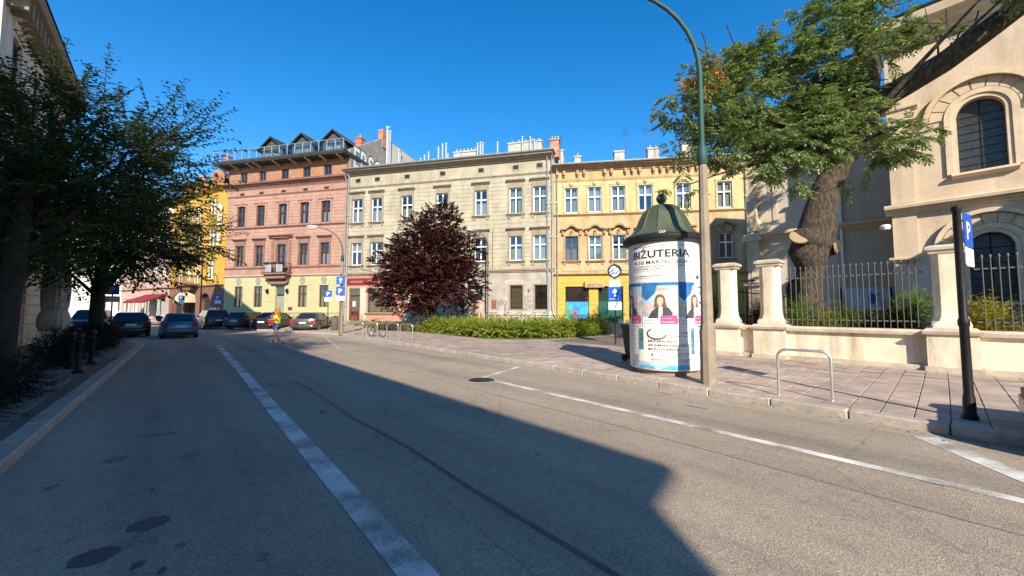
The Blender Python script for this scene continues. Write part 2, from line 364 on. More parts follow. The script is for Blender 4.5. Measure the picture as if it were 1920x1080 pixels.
strip('tar_seam', [(-2, 2.05), (3, 2.1), (4.2, 2.16), (6, 2.12), (8.5, 2.22), (10, 2.2)], .045, .003, tar, road)
strip('tar_seam', [(-4, 4.55), (0, 4.6), (3, 4.72), (6.5, 4.7), (9, 4.78), (14, 4.75)], .022, .003, wet2, road)
strip('tar_seam', [(8.5, 2.5), (12, 2.42), (16, 2.5), (21, 2.4)], .05, .003, wet2, road)
def blob(s, n, a, b, rot, material, z=.003, jag=.12):
    pts = []
    for i in range(26):
        t = 2 * math.pi * i / 26; k = 1 + random.uniform(-jag, jag)
        x = a * k * math.cos(t); y = b * k * math.sin(t)
        pts.append(P(s + x * math.cos(rot) - y * math.sin(rot), n + x * math.sin(rot) + y * math.cos(rot), z))
    return MB().poly(pts).obj('stain', material, road)
def g2sn(x, y):
    d = 1.6 * 721 / (y - 582); X = (x - 960) / 721 * d
    v = Vector((X, d, 0)); return v.dot(UV), v.dot(NV)
for (x, y, a, b, rt, mt) in [(303, 968, .11, .125, .3, wet), (207, 1026, .11, .125, .3, wet), (309, 810, .2, .08, 1.9, wet2), (372, 847, .11, .1, .5, wet2), (238, 854, .12, .1, .6, wet2),
        (283, 988, .04, .03, 0, wet2), (362, 1005, .045, .03, 0, wet2), (285, 1040, .05, .03, .4, wet), (330, 1050, .04, .02, .2, wet), (332, 1068, .045, .025, .2, wet), (515, 1025, .04, .03, .3, wet2), (120, 905, .07, .05, .3, wet2),
        (312, 998, .035, .025, 0, wet2), (610, 770, .1, .05, .3, wet), (305, 909, .03, .02, 0, wet), (270, 1003, .05, .02, .2, wet2), (905, 765, .16, .05, .2, wet2), (1620, 870, .1, .03, .2, wet2), (1720, 895, .1, .03, .2, wet2), (1240, 735, .2, .03, .2, wet2), (1300, 760, .2, .04, .1, wet2)]:
    s, n = g2sn(x, y); blob(s, n, a, b, rt, mt)
for i in range(70):                                # faint drips and old gum along the lanes
    s, n = random.uniform(2, 18), random.choice([random.gauss(.2, .6), random.gauss(3.6, .8), random.gauss(6.5, .5)])
    blob(s, n, random.uniform(.015, .05), random.uniform(.015, .04), random.random() * 3, wet2)
s, n = g2sn(903, 711)
mh = MB().lathe([(.30, .0), (.30, .006), (.26, .008), (.0, .008)], 24, caps=False).obj('manhole_cover', iron, road, P(s, n))
mh2 = MB().lathe([(.33, .0), (.33, .004), (.30, .004)], 24, caps=False).obj('manhole_ring', granite, road, P(s, n))

def tint(o): return o
def slab_mesh(w, name, material):
    b = .006; me = MB().loft([[(-w/2, -w/2, 0), (w/2, -w/2, 0), (w/2, w/2, 0), (-w/2, w/2, 0)], [(-w/2, -w/2, .034), (w/2, -w/2, .034), (w/2, w/2, .034), (-w/2, w/2, .034)],
                            [(-w/2+b, -w/2+b, .04), (w/2-b, -w/2+b, .04), (w/2-b, w/2-b, .04), (-w/2+b, w/2-b, .04)]]).mesh(name)
    me.materials.append(material); return me
def slab_field(parent, s0, s1, n0f, n1f, pitch, mats, ztop, limit):
    cells = []
    i = 0; s = s0
    while s < s1:
        n = n0f(s) + pitch / 2 + .01; j = 0
        while n < n1f(s):
            p = P(s, n); inview = p.y > 1 and abs(p.x / p.y) < 1.4
            cells.append((0 if inview else 1, p.length, s, n, i, j)); n += pitch; j += 1
        s += pitch; i += 1
    cells.sort(); meshes = [slab_mesh(pitch - .012, 'slab', mm) for mm in mats]
    rest = MB(); random.seed(3)
    for k, (iv, d, s, n, i, j) in enumerate(cells):
        dz = random.uniform(-.004, .004)
        if k < limit and iv == 0:
            o = link('slab', random.choice(meshes), None, parent, P(s, n, ztop - .04 + dz), A)
            o.rotation_euler = (random.uniform(-.006, .006), random.uniform(-.006, .006), A)
        else:
            w = pitch / 2 - .006; h = Vector((0, 0, ztop + dz)); c = P(s, n)
            rest.quad(*[c + UV * a * w + NV * b * w + h for a, b in ((-1, -1), (-1, 1), (1, 1), (1, -1))])
    rest.v = [tuple(v) for v in rest.v]
    o = rest.obj('slab_field', mats[0], parent); kind(o, 'stuff')

def kerb_line(parent, pts, w, ztop, stone=1.0):
    pts = [Vector(p) for p in pts]; k = 0
    for a, b in zip(pts[:-1], pts[1:]):
        d = b - a; n = max(1, round(d.length / stone)); l = d.length / n; ang = math.atan2(d.y, d.x)
        me = MB().bbox(0.006, -w/2, -.05, l - .006, w/2, ztop, .018).mesh('kerb_stone'); me.materials.append(granite)
        for i in range(n):
            o = link('kerb_stone', me, None, parent, a + d * (i / n) + Vector((0, 0, random.uniform(-.006, .006))), ang + random.uniform(-.004, .004))
# facade row frame
GO = Vector((-16.4, 38.0, 0)); GT = R(-13); GX = Vector((math.cos(GT), math.sin(GT), 0)); GY = Vector((-math.sin(GT), math.cos(GT), 0))
def G(x, y, z=0): return GO + GX * x + GY * y + Vector((0, 0, z))
YO = G(20.6, 0); YT = R(-8); YX = Vector((math.cos(YT), math.sin(YT), 0)); YY = Vector((-math.sin(YT), math.cos(YT), 0))
def YP(x, y, z=0): return YO + YX * x + YY * y + Vector((0, 0, z))
HT = R(-29); HX = Vector((math.cos(HT), math.sin(HT), 0)); HY = Vector((-math.sin(HT), math.cos(HT), 0))
HO = G(-15.05, 0) - HX * 13.2
def HP(x, y, z=0): return HO + HX * x + HY * y + Vector((0, 0, z))

PZ = .12
outline = [P(-14, nkR(-14)+.1)] + [P(s, nkR(s)+.1) for s in (0, 8, 16, 26)] + [G(-3.2, -7.5), G(-3.6, -3.2), G(-15.05, -3.2), G(-15.05, .5), G(20, .5), YP(30, .5), P(-14, 45)]
m = MB(); m.poly([Vector((p.x, p.y, PZ - .012)) for p in outline])
pave = kind(m.obj('pavement', jointm), 'structure')
slab_field(pave, -2.6, 13.0, lambda s: nkR(s) + .12, lambda s: 14.0, .345, [slabm, slabm2, slabm3], PZ, 298)
m = MB(); far = [P(12.9, nkR(12.9)+.1)] + [P(s, nkR(s)+.1) for s in (16, 21, 26)] + [G(-3.2, -7.5), G(-2.5, -6), G(20.6, -6), YP(30, -6), P(12.9, 24)]
m.poly([Vector((p.x, p.y, PZ)) for p in far]); m.obj('brick_paving', cobble, pave)
m = MB()
m.quad(G(-3.4, -6, PZ + .004), G(20.6, -6, PZ + .004), G(20.6, .3, .62), G(-3.4, .3, .62)); m.quad(YP(0, -6, PZ + .004), YP(28, -6, PZ + .004), YP(28, .3, .62), YP(0, .3, .62))
m.quad(G(-15.05, -3.2, PZ + .004), G(-3.4, -3.2, PZ + .004), G(-3.4, .3, .5), G(-15.05, .3, .5))
m.obj('forecourt_ramp', cobble, pave)
kr = kind(empty('kerb'), 'structure')
kerb_line(kr, [P(-3, nkR(-3)), P(6, nkR(6)), P(16, nkR(16)), P(26, nkR(26))], .2, PZ + .004)
kerb_line(kr, [P(26, nkR(26)), G(-3.3, -7.5), G(-3.7, -3.3), G(-15.05, -3.3)], .18, PZ + .004)
lo = [P(s, nkL(s) - .1) for s in (-14, 0, 12, 24)] + [P(26.2, nkL(26) - .7), P(26.4, -4.4), P(60, -4.4), P(60, -10), P(-14, -10)]
m = MB(); m.poly([Vector((p.x, p.y, PZ - .012)) for p in reversed(lo)])
pl = kind(m.obj('pavement_left', jointm), 'structure')
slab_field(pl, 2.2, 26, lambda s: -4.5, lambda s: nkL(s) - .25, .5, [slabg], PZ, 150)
kerb_line(kr, [P(0, nkL(0)), P(12, nkL(12)), P(24, nkL(24)), P(26.0, nkL(26) - .5)], .24, PZ + .006)
m = MB()
ho = [HP(-30, -3.4), HP(13.2, -3.4), HP(13.2, .4), HP(-30, .4)]
m.poly([Vector((p.x, p.y, PZ)) for p in ho]); m.obj('hotel_pavement', slabg, pave)

# ------------------------------------------------------------------ building kit (local frame: x along the front, y into the house, z up)
def wall_grid(W0, W1, z0, z1, ops, reveal=.22, y=0.0):
    q = MB(); ops = [o for o in ops if o[3] > z0 + .01 and o[2] < z1 - .01 and o[0] > W0 - .01 and o[1] < W1 + .01]
    xs = sorted(set([W0, W1] + [v for o in ops for v in o[:2]])); zs = sorted(set([z0, z1] + [min(max(v, z0), z1) for o in ops for v in o[2:4]]))
    for i in range(len(xs) - 1):
        for j in range(len(zs) - 1):
            cx = (xs[i] + xs[i+1]) / 2; cz = (zs[j] + zs[j+1]) / 2
            if xs[i+1] - xs[i] < 1e-6 or zs[j+1] - zs[j] < 1e-6: continue
            if any(o[0] < cx < o[1] and o[2] < cz < o[3] for o in ops): continue
            q.quad((xs[i], y, zs[j]), (xs[i+1], y, zs[j]), (xs[i+1], y, zs[j+1]), (xs[i], y, zs[j+1]))
    for o in ops:
        x0, x1, a, b = o[:4]; a = max(a, z0); b = min(b, z1); r = y + reveal
        if len(o) > 4 and o[4]:
            w = (x1 - x0) / 2; cx = (x0 + x1) / 2; zc = b - w; K = 10
            arc = [(cx + w * math.cos(math.pi - math.pi * k / (2 * K) * 1), zc + w * math.sin(math.pi - math.pi * k / (2 * K))) for k in range(2 * K + 1)]
            for k in range(K): q.poly([(x0, y, b), (arc[k+1][0], y, arc[k+1][1]), (arc[k][0], y, arc[k][1])])
            for k in range(K, 2 * K): q.poly([(x1, y, b), (arc[k+1][0], y, arc[k+1][1]), (arc[k][0], y, arc[k][1])])
            for k in range(2 * K): q.quad((arc[k][0], y, arc[k][1]), (arc[k+1][0], y, arc[k+1][1]), (arc[k+1][0], r, arc[k+1][1]), (arc[k][0], r, arc[k][1]))
            q.quad((x0, y, a), (x0, y, zc), (x0, r, zc), (x0, r, a)); q.quad((x1, y, zc), (x1, y, a), (x1, r, a), (x1, r, zc))
        else:
            q.quad((x0, y, b), (x1, y, b), (x1, r, b), (x0, r, b))
            q.quad((x0, y, a), (x0, y, b), (x0, r, b), (x0, r, a)); q.quad((x1, y, b), (x1, y, a), (x1, r, a), (x1, r, b))
        q.quad((x1, y, a), (x0, y, a), (x0, r, a), (x1, r, a))
    return q
def courses(root, W0, W1, z0, z1, ops, ch, material, proud=.022, j=.03, block=1.4, margin=.2, name='plaster_courses'):
    q = MB(); n = max(1, round((z1 - z0) / ch)); h = (z1 - z0) / n
    for i in range(n):
        a = z0 + i * h + j / 2; b = z0 + (i + 1) * h - j / 2
        segs = [(W0, W1)]
        for o in ops:
            if o[2] - margin < b and o[3] + margin > a:
                new = []
                for s0, s1 in segs:
                    l, r = o[0] - margin, o[1] + margin
                    if r <= s0 or l >= s1: new.append((s0, s1))
                    else:
                        if l > s0: new.append((s0, l))
                        if r < s1: new.append((r, s1))
                segs = new
        for s0, s1 in segs:
            if s1 - s0 < .12: continue
            k = max(1, round((s1 - s0) / block)); st = (s1 - s0) / k
            cuts = [s0] + [s0 + st * (t + (.5 if i % 2 and k > 1 else 0)) for t in range(0 if i % 2 and k > 1 else 1, k)] + [s1]
            for c0, c1 in zip(cuts[:-1], cuts[1:]):
                if c1 - c0 < .05: continue
                p = proud + random.uniform(-.004, .004); e = .008
                x0, x1 = c0 + j * .3, c1 - j * .3
                q.loft([[(x0, 0, a), (x1, 0, a), (x1, 0, b), (x0, 0, b)], [(x0 + e, -p, a + e), (x1 - e, -p, a + e), (x1 - e, -p, b - e), (x0 + e, -p, b - e)]])
    return kind(q.obj(name, material, root), 'stuff')
CORN = [(0, 0), (-.12, 0), (-.14, .1), (-.3, .16), (-.34, .26), (-.55, .32), (-.6, .44), (-.62, .5), (0, .56)]
def cornice(root, x0, x1, z, prof, material, name='cornice', k=1.0, kz=1.0): return MB().extr([(y * k, z + h * kz) for y, h in prof], x0, x1).obj(name, material, root)
STRING = [(0, 0), (-.06, .0), (-.08, .05), (-.15, .09), (-.16, .16), (0, .2)]
WC = {}; WR = random.Random(77)
def window(root, x, z, w, h, frame, style='cross', rev=.16, surround=None, sill=None, hood=None, curtain=None, key=''):
    """a window with its panes, sill, hood and curtain; meshes are shared between alike windows"""
    cmode = WR.choice((0, 0, 1, 2, 2, 3, 3, 4)) if curtain else 0
    if cmode == 1: curtain = None
    k = (cmode, round(w, 2), round(h, 2), frame.name, style, rev, surround and surround.name, sill and sill.name, hood and (hood[0], hood[1].name), curtain and curtain.name)
    if k in WC: o = copy_tree(WC[k], root); o.location = (x, 0, z); return o
    t = .075; q = MB(); y0, y1 = rev - .05, rev + .03; X = w / 2
    q.box(-X, y0, 0, -X + t, y1, h); q.box(X - t, y0, 0, X, y1, h); q.box(-X + t, y0, 0, X - t, y1, t); q.box(-X + t, y0, h - t, X - t, y1, h)
    zt = h * (.62 if style != 'low' else .5); panes = []
    if style in ('cross', 'low'):
        q.box(-X + t, y0 - .02, zt - .055, X - t, y1, zt + .055); q.box(-.055, y0 - .012, t, .055, y1, zt - .055); q.box(-.05, y0 - .012, zt + .055, .05, y1, h - t)
        panes = [(-X+t, -.055, t, zt-.055), (.055, X-t, t, zt-.055), (-X+t, -.05, zt+.055, h-t), (.05, X-t, zt+.055, h-t)]
    elif style == 'two':
        q.box(-.04, y0 - .012, t, .04, y1, h - t); panes = [(-X+t, -.04, t, h-t), (.04, X-t, t, h-t)]
    else: panes = [(-X+t, X-t, t, h-t)]
    o = q.obj('window', frame, root, (x, 0, z))
    for a, b, c, d in panes: MB().box(a, rev - .01, c, b, rev + .002, d).obj('pane', glass, o)
    if surround:
        q = MB(); e = .14; pr = -.07
        q.box(-X - e, pr, -.02, -X, 0, h); q.box(X, pr, -.02, X + e, 0, h); q.box(-X - e, pr, h, X + e, 0, h + e); q.obj('surround', surround, o)
    if sill:
        q = MB(); q.extr([(rev, .0), (-.2, -.02), (-.22, -.09), (-.14, -.12), (-.1, -.2), (0, -.22)], -X - .26, X + .26)
        if style == 'cross': q.box(-X - .16, -.08, -.2, -X + .05, .0, -.42); q.box(X - .05, -.08, -.2, X + .16, 0, -.42)
        q.obj('sill', sill, o)
    if hood:
        q = MB(); e = X + .3
        if hood[0] == 'flat':
            b0 = h + .2
            q.box(-X - .16, -.06, h + .145, X + .16, 0, h + .52); q.extr([(0, h+.52), (-.14, h+.52), (-.18, h+.58), (-.3, h+.64), (-.32, h+.74), (0, h+.8)], -e, e)
        elif hood[0] == 'key':
            q.extr([(0, h+.18), (-.1, h+.18), (-.14, h+.26), (0, h+.3)], -e, e); q.prism([(-.1, h+.02), (.1, h+.02), (.15, h+.42), (-.15, h+.42)], -.13, 0)
        elif hood[0] == 'wave':          # curved pediment on two consoles
            pts = [(-e-.1, h+.62), (-e-.1, h+.52), (-.55*e, h+.56), (-.25*e, h+.78), (0, h+.84), (.25*e, h+.78), (.55*e, h+.56), (e+.1, h+.52), (e+.1, h+.62), (.6*e, h+.7), (.27*e, h+.93), (0, h+1.0), (-.27*e, h+.93), (-.6*e, h+.7)]
            q.prism(pts, -.34, 0); q.box(-e, -.2, h+.1, -e+.2, 0, h+.52); q.box(e-.2, -.2, h+.1, e, 0, h+.52)
            q.prism([(-.11, h-.02), (.11, h-.02), (.16, h+.3), (-.16, h+.3)], -.16, 0); q.lathe([(0, -.12), (.1, -.1), (.14, 0), (.1, .1), (0, .12)], 10, (0, -.12, h+.42), False)
        elif hood[0] == 'bust':
            q.box(-X - .2, -.09, h + .14, X + .2, 0, h + .2); q.lathe([(0, -.16), (.12, -.14), (.17, 0), (.12, .14), (0, .16)], 10, (0, -.08, h + .3), False)
            q.prism([(-.22, h+.14), (.22, h+.14), (.16, h+.42), (0, h+.5), (-.16, h+.42)], -.06, 0)
        q.obj('hood', hood[1], o)
    if curtain and cmode >= 2:
        yy = rev + .14
        if cmode == 2: MB().box(-X + .08, yy, .08, X - .08, yy + .01, h * .5).obj('half_curtain', curtain, o)
        elif cmode == 3: MB().box(-X + .06, yy, h * .55, X - .06, yy + .012, h - .08).obj('blind', curtain, o)
        else: MB().box(-X + .06, yy, .08, X - .06, yy + .012, h - .08).obj('blind', curtain, o)
    elif curtain:
        q = MB(); yy = rev + .16; K = 14
        for sgn, (a, b) in ((0, (-X + .1, -.12)), (1, (.12, X - .1))):
            top = h - .12; prev = None
            for i in range(K + 1):
                t_ = i / K; xx = a + (b - a) * t_; c = (xx, yy + .03 * math.sin(t_ * 24 + sgn), .1), (xx, yy + .03 * math.sin(t_ * 24 + sgn), top)
                if prev: q.quad(prev[0], c[0], c[1], prev[1])
                prev = c
        q.obj('curtain', curtain, o)
    WC[k] = o; return o
def shell(root, W, D, H, material, back=.7, zroof=None, inner=True, x0=0.0):
    q = MB(); q.quad((x0, 0, 0), (x0, D, 0), (x0, D, H), (x0, 0, H)); q.quad((W, D, 0), (W, 0, 0), (W, 0, H), (W, D, H)); q.quad((x0, D, 0), (W, D, 0), (W, D, H), (x0, D, H))
    q.obj('side_wall', material, root)
    if inner:
        q = MB(); q.box(x0 + .05, back, 0, W - .05, back + .1, H - .05); q.obj('interior_wall', darkin, root)
def downpipe(root, x, z0, z1, material=gutter, kick=0, name='downpipe'):
    pts = [(x, -.55, z1 + .1), (x, -.5, z1 - .15), (x, -.14, z1 - .6), (x, -.14, z0 + (1.2 if kick else 0))]
    if kick: pts += [(x + kick * .3, -.14, z0 + .75), (x + kick, -.14, z0 + .3), (x + kick, -.14, z0)]
    q = MB().tube(pts, .06, 8)
    for zz in range(int(z0) + 2, int(z1), 3): q.box(x - .09, -.2, zz, x + .09, 0, zz + .05)
    return q.obj(name, material, root, smooth=40)
def put_text(root, me, loc, material, name='lettering', rx=R(90)):
    o = link(name, me, material, root, loc); o.rotation_euler = (rx, 0, 0); return o
def railing(q, x0, x1, y0, z0, z1, step=.12, sides=.9, r=.012):
    for zz in (z0 + .06, z1): q.tube([(x0, 0, zz), (x0, y0, zz), (x1, y0, zz), (x1, 0, zz)], r * 1.6, 6)
    n = int((x1 - x0) / step)
    for i in range(n + 1): q.tube([(x0 + (x1 - x0) * i / n, y0, z0), (x0 + (x1 - x0) * i / n, y0, z1)], r, 4)
    for xx in (x0, x1):
        for i in range(1, int(sides / step)): q.tube([(xx, y0 + i * step, z0), (xx, y0 + i * step, z1)], r, 4)
def vent(root, x, z, material, w=.5, h=.36):
    o = MB().box(-w/2 - .06, -.03, -.06, w/2 + .06, .0, 0).box(-w/2 - .06, -.03, h, w/2 + .06, 0, h + .06).box(-w/2 - .06, -.03, 0, -w/2, 0, h).box(w/2, -.03, 0, w/2 + .06, 0, h).obj('attic_vent', material, root, (x, 0, z))
    MB().box(-w/2, -.006, 0, w/2, .1, h).obj('vent_grille', blackp, o); return o

# ---- grey three-storey tenement
gb = tag(empty('grey_tenement', GO, GT), 'long grey beige rendered tenement with white windows behind the purple tree', 'building')
gcx = [1.05, 3.2, 6.42, 10.1, 13.9, 17.18, 19.36]
gops = [(c - .575, c + .575, 10.3, 12.65) for c in gcx] + [(c - .575, c + .575, 6.05, 8.25) for c in gcx]
ggr = [(.35, 1.55, .55, 3.75), (2.4, 5.2, 1.4, 3.75), (7.2, 9.6, 1.4, 3.75), (12.9, 14.0, 2.55, 3.8), (16.65, 17.8, 1.68, 3.83), (18.88, 20.03, 1.68, 3.83)]
wall_grid(0, 20.6, 5.2, 15.3, gops).obj('wall', gplaster, gb)
wall_grid(10.8, 20.6, 0, 5.2, ggr).obj('ground_floor_wall', glow, gb)
wall_grid(0, 6.2, 0, 5.2, ggr).obj('shop_wall', salmon, gb)
wall_grid(6.2, 10.8, 0, 5.2, ggr).obj('shop_wall', cream, gb)
shell(gb, 20.6, 12, 15.3, gplaster)
courses(gb, .1, 20.5, 5.6, 13.6, gops, .385, gblock)
for c in gcx:
    window(gb, c, 10.3, 1.15, 2.35, whitef, 'cross', surround=gframe, sill=gframe, hood=('flat', gframe), curtain=curtm)
    window(gb, c, 6.05, 1.15, 2.2, whitef, 'cross', surround=gframe, sill=gframe, hood=('flat', gframe), curtain=curtm)
    vent(gb, c, 14.35, gframe)
cornice(gb, 0, 20.6, 13.75, STRING, gframe, 'frieze_band', .7)
cornice(gb, 0, 20.6, 5.0, STRING, gframe, 'string_course', 1.3, 1.6)
cornice(gb, -.3, 20.6, 15.05, CORN, gframe, 'cornice', 1.15)
MB().tube([(-.3, -.78, 15.58), (20.7, -.78, 15.62)], .085, 8).obj('gutter', gutter, gb)
q = MB(); q.quad((-.2, -.8, 15.64), (20.7, -.8, 15.64), (20.7, 6.5, 16.35), (-.2, 6.5, 16.35)); q.quad((-.2, 6.5, 16.35), (20.7, 6.5, 16.35), (20.7, 13, 15.6), (-.2, 13, 15.6)); rf = q.obj('roof', roofm, gb)
q = MB()
for i in range(34): q.box(-.2 + i * .62, -.75, 0, -.17 + i * .62, -.74, 0.001)
def chim(root, x, y, z0, x1, y1, z1, material, pots=0, cap=True):
    b = MB().box(x, y, z0, x1, y1, z1 - .14)
    if cap: b.box(x - .07, y - .07, z1 - .14, x1 + .07, y1 + .07, z1)
    o = b.obj('chimney', material, root)
    for i in range(pots):
        px = x + (x1 - x) * (i + .5) / pots
        MB().lathe([(.09, 0), (.09, .3), (.13, .3), (.13, .36), (0, .4)], 8, (px, (y + y1) / 2, z1), False).obj('chimney_pot', flue, o)
    return o
chim(rf, 9.9, 3.2, 15.9, 12.3, 4.0, 17.95, stack, 6); chim(rf, 15.6, 3.6, 15.9, 19.0, 4.6, 18.5, stack, 5); chim(rf, 18.9, 5.2, 16, 21, 6.2, 18.0, stack, 0)
for (x, zt, y) in [(6.3, 17.6, 3), (6.75, 17.9, 3), (7.2, 18.2, 3), (7.7, 17.5, 3.2), (8.3, 18.6, 3), (8.75, 18.9, 3), (9.1, 19, 3.1), (9.35, 17.8, 3), (12.55, 18.6, 3), (12.85, 18.7, 3), (13.1, 18.6, 3), (14.6, 18.6, 3.2), (17.1, 19, 3.4), (17.9, 18.9, 3.4), (18.3, 18.6, 3.4)]:
    MB().lathe([(.085, 15.8), (.085, zt - .22), (.13, zt - .2), (.13, zt - .1), (.02, zt)], 8, (x, y, 0), False).obj('flue_pipe', flue, rf, smooth=30)
chim(rf, 20.2, .8, 15.5, 21.0, 1.7, 17.2, cbrick, 3)
downpipe(gb, 20.05, .6, 15.6, gutter); downpipe(gb, 20.45, .6, 15.6, gutter, .35); downpipe(gb, .1, .6, 15.6, flue)
# ground floor: grated windows, shop door, sign boards, graffiti
for c in (17.225, 19.455):
    w = window(gb, c, 1.68, 1.15, 2.15, brownf, 'none', surround=gframe)
    q = MB()
    for i in range(9): q.tube([(-.5 + i * .125, .02, 0), (-.5 + i * .125, .02, 2.15)], .012, 4)
    for zz in (.35, .75, 1.7): q.tube([(-.57, .025, zz), (.57, .025, zz)], .014, 4)
    q.obj('grille', greyiron, w); MB().box(-.5, .3, .05, .5, .33, 2.1).obj('wooden_shutter', boardb, w)
put_text(gb, text_fit('ALBERTINUM', 1.35, .13), (16.4, -.012, 4.06), ink); MB().box(16.2, -.012, 3.98, 17.95, -.002, 4.28).obj('name_board', cream, gb)
d = MB().box(.42, .12, .55, 1.48, .18, 3.05).obj('shop_door', brownf, gb); MB().box(.55, .1, 1.2, 1.35, .12, 2.9).obj('pane', glass, d); MB().box(.42, .1, 3.12, 1.48, .16, 3.7).obj('transom_pane', glass, gb)
MB().box(.7, .088, 2.0, 1.0, .096, 2.5).obj('notice', posterw, d)
MB().box(.15, -.03, .3, .33, 0, 3.9).box(1.57, -.03, .3, 2.25, 0, 3.9).obj('pilaster_panel', cream, gb)
MB().box(.1, -.08, 4.1, 5.6, -.0, 4.75).obj('shop_sign_board', awn, gb); MB().box(.5, -.088, 4.3, 1.9, -.08, 4.5).box(2.4, -.088, 4.3, 4.6, -.08, 4.55).obj('faded_lettering', pinkf, gb)
for x0, x1 in ((2.4, 5.2), (7.2, 9.6)): window(gb, (x0 + x1) / 2, 1.4, x1 - x0, 2.35, brownf, 'two', sill=gframe)
for k, x in enumerate((11.3, 11.9)): pass
MB().box(11.75, -.1, .3, 12.7, 0, 4.0).obj('grey_shutter_panel', mat('shutter_grey', (.19, .21, .2), .7, .3, 4, .2, stain=(.35, .35, .34), stain_amt=.7), gb)
sb = MB().box(12.75, -.14, 2.6, 14.1, -.04, 3.85).obj('black_sign_board', blackp, gb)
put_text(sb, text_fit('PIZZERIA', .95, .15), (12.95, -.146, 3.35), signwhite); put_text(sb, text_fit('24 H', .35, .16), (13.25, -.146, 3.05), signwhite)
MB().box(12.75, -.03, .3, 14.1, 0, 2.5).obj('peeling_plaster', mat('peeling_plaster', (.4, .27, .15), .9, .3, 2.5, .5, 12, stain=(.2, .15, .11), stain_amt=.8, dist=.03), gb)
MB().box(14.95, -.05, 1.75, 15.4, 0, 2.55).obj('notice_case', mat('rust_case', (.16, .07, .05), .8, .4, 9, .2), gb)
MB().box(14.2, -.045, .3, 20.5, 0, 1.5).obj('plinth', mat('plinth_pale', (.36, .33, .29), .9, .2, 3, .3, stain=(.2, .18, .15), stain_amt=.6), gb)
def graffiti(root, x0, x1, z0, z1, n, y, mats, seed, w=.035, name='graffiti'):
    rnd = random.Random(seed)
    for mm in mats:
        q = MB()
        for i in range(n):
            cx = rnd.uniform(x0, x1); cz = rnd.uniform(z0, z1); a = rnd.uniform(0, 6.28); rr = rnd.uniform(.08, .28); pts = []
            tw = rnd.uniform(-.9, .9); st = rnd.uniform(.06, .11)
            for k in range(10):
                pts.append((min(max(cx, x0), x1), min(max(cz, z0), z1))); a += tw * rnd.uniform(.3, 1.2); cx += st * math.cos(a); cz += st * math.sin(a)
            for (ax, az), (bx, bz) in zip(pts[:-1], pts[1:]):
                dd = Vector((bx - ax, bz - az)); 
                if dd.length < 1e-4: continue
                dd.normalize(); ox, oz = -dd.y * w / 2, dd.x * w / 2; ex, ez = dd.x * w * .3, dd.y * w * .3
                q.quad((ax+ox-ex, y, az+oz-ez), (ax-ox-ex, y, az-oz-ez), (bx-ox+ex, y, bz-oz+ez), (bx+ox+ex, y, bz+oz+ez)); y -= .00002
        kind(q.obj(name, mm, root), 'stuff'); y -= .002
gink = flat('graffiti_black', (.03, .03, .03)); ggr2 = flat('graffiti_green', (.16, .28, .14)); gbr = flat('graffiti_brown', (.28, .13, .07)); gwh = flat('graffiti_white', (.5, .5, .48))
graffiti(gb, 14.3, 20.3, .75, 1.42, 26, -.05, [gwh, gink, ggr2, gbr], 5, .04)
graffiti(gb, 15.6, 16.3, 1.7, 2.6, 8, -.004, [gink], 8, .03); graffiti(gb, 18.0, 18.75, 1.7, 2.8, 10, -.004, [gink], 9, .025)
graffiti(gb, 11.8, 12.65, .5, 2.6, 14, -.104, [gwh, gink], 10, .05); graffiti(gb, 12.8, 14.0, .5, 2.3, 10, -.034, [gink, gwh], 12, .04)
star = MB()
for ang in (30, 100, 150, 200, 255, 320): star.prism([(18.35 + .03 * math.cos(R(ang + 90)), 3.35 + .03 * math.sin(R(ang + 90))), (18.35 + (.5 if ang == 255 else .28) * math.cos(R(ang)), 3.35 + (.6 if ang == 255 else .28) * math.sin(R(ang))), (18.35 - .03 * math.cos(R(ang + 90)), 3.35 - .03 * math.sin(R(ang + 90)))], -.008 - ang * .00001, -.003)
star.obj('star_graffiti', gink, gb)
MB().tube([(15.05, -.06, 5.1), (15.05, -.06, 8.9)], .02, 6).obj('cable', iron, gb)

# ---- pink tenement with the roof terrace
pk = tag(empty('pink_tenement', G(-15, 0), GT), 'pink tenement with lemon ground floor, brick attic and glass roof terrace', 'building')
pc = [1.9, 4.42, 7.2, 9.9, 12.42]
pops = [(c - .53, c + .53, 6.25, 8.47) if c != 7.2 else (6.62, 7.78, 5.45, 8.47) for c in pc] + [(c - .55, c + .55, 10.55, 12.75) for c in pc]
pgo = [(c - .53, c + .53, 1.95, 4.15) for c in pc if c != 7.2] + [(6.65, 7.75, .5, 4.1)]
pat = [(c - .46, c + .46, 15.4, 16.5) for c in (2, 4.45, 7.3, 9.98, 12.5)]
wall_grid(0, 15, 5.2, 15.2, pops).obj('wall', pinkm, pk); wall_grid(0, 15, 0, 5.2, pgo, .26).obj('ground_floor_wall', lemon, pk); wall_grid(.1, 14.95, 15.2, 17.12, pat, .18).obj('attic_wall', brickm, pk)
shell(pk, 15, 17.4, 17.05, pinkm)
courses(pk, .1, 14.9, 6.25, 10.2, pops, .36, pinkb, block=1.2, name='plaster_courses'); courses(pk, .1, 14.9, 10.6, 13.7, pops, .36, pinkb, block=1.2)
courses(pk, .1, 14.9, .9, 4.95, pgo, .42, lemon, block=30, proud=.014, j=.02, margin=.03)
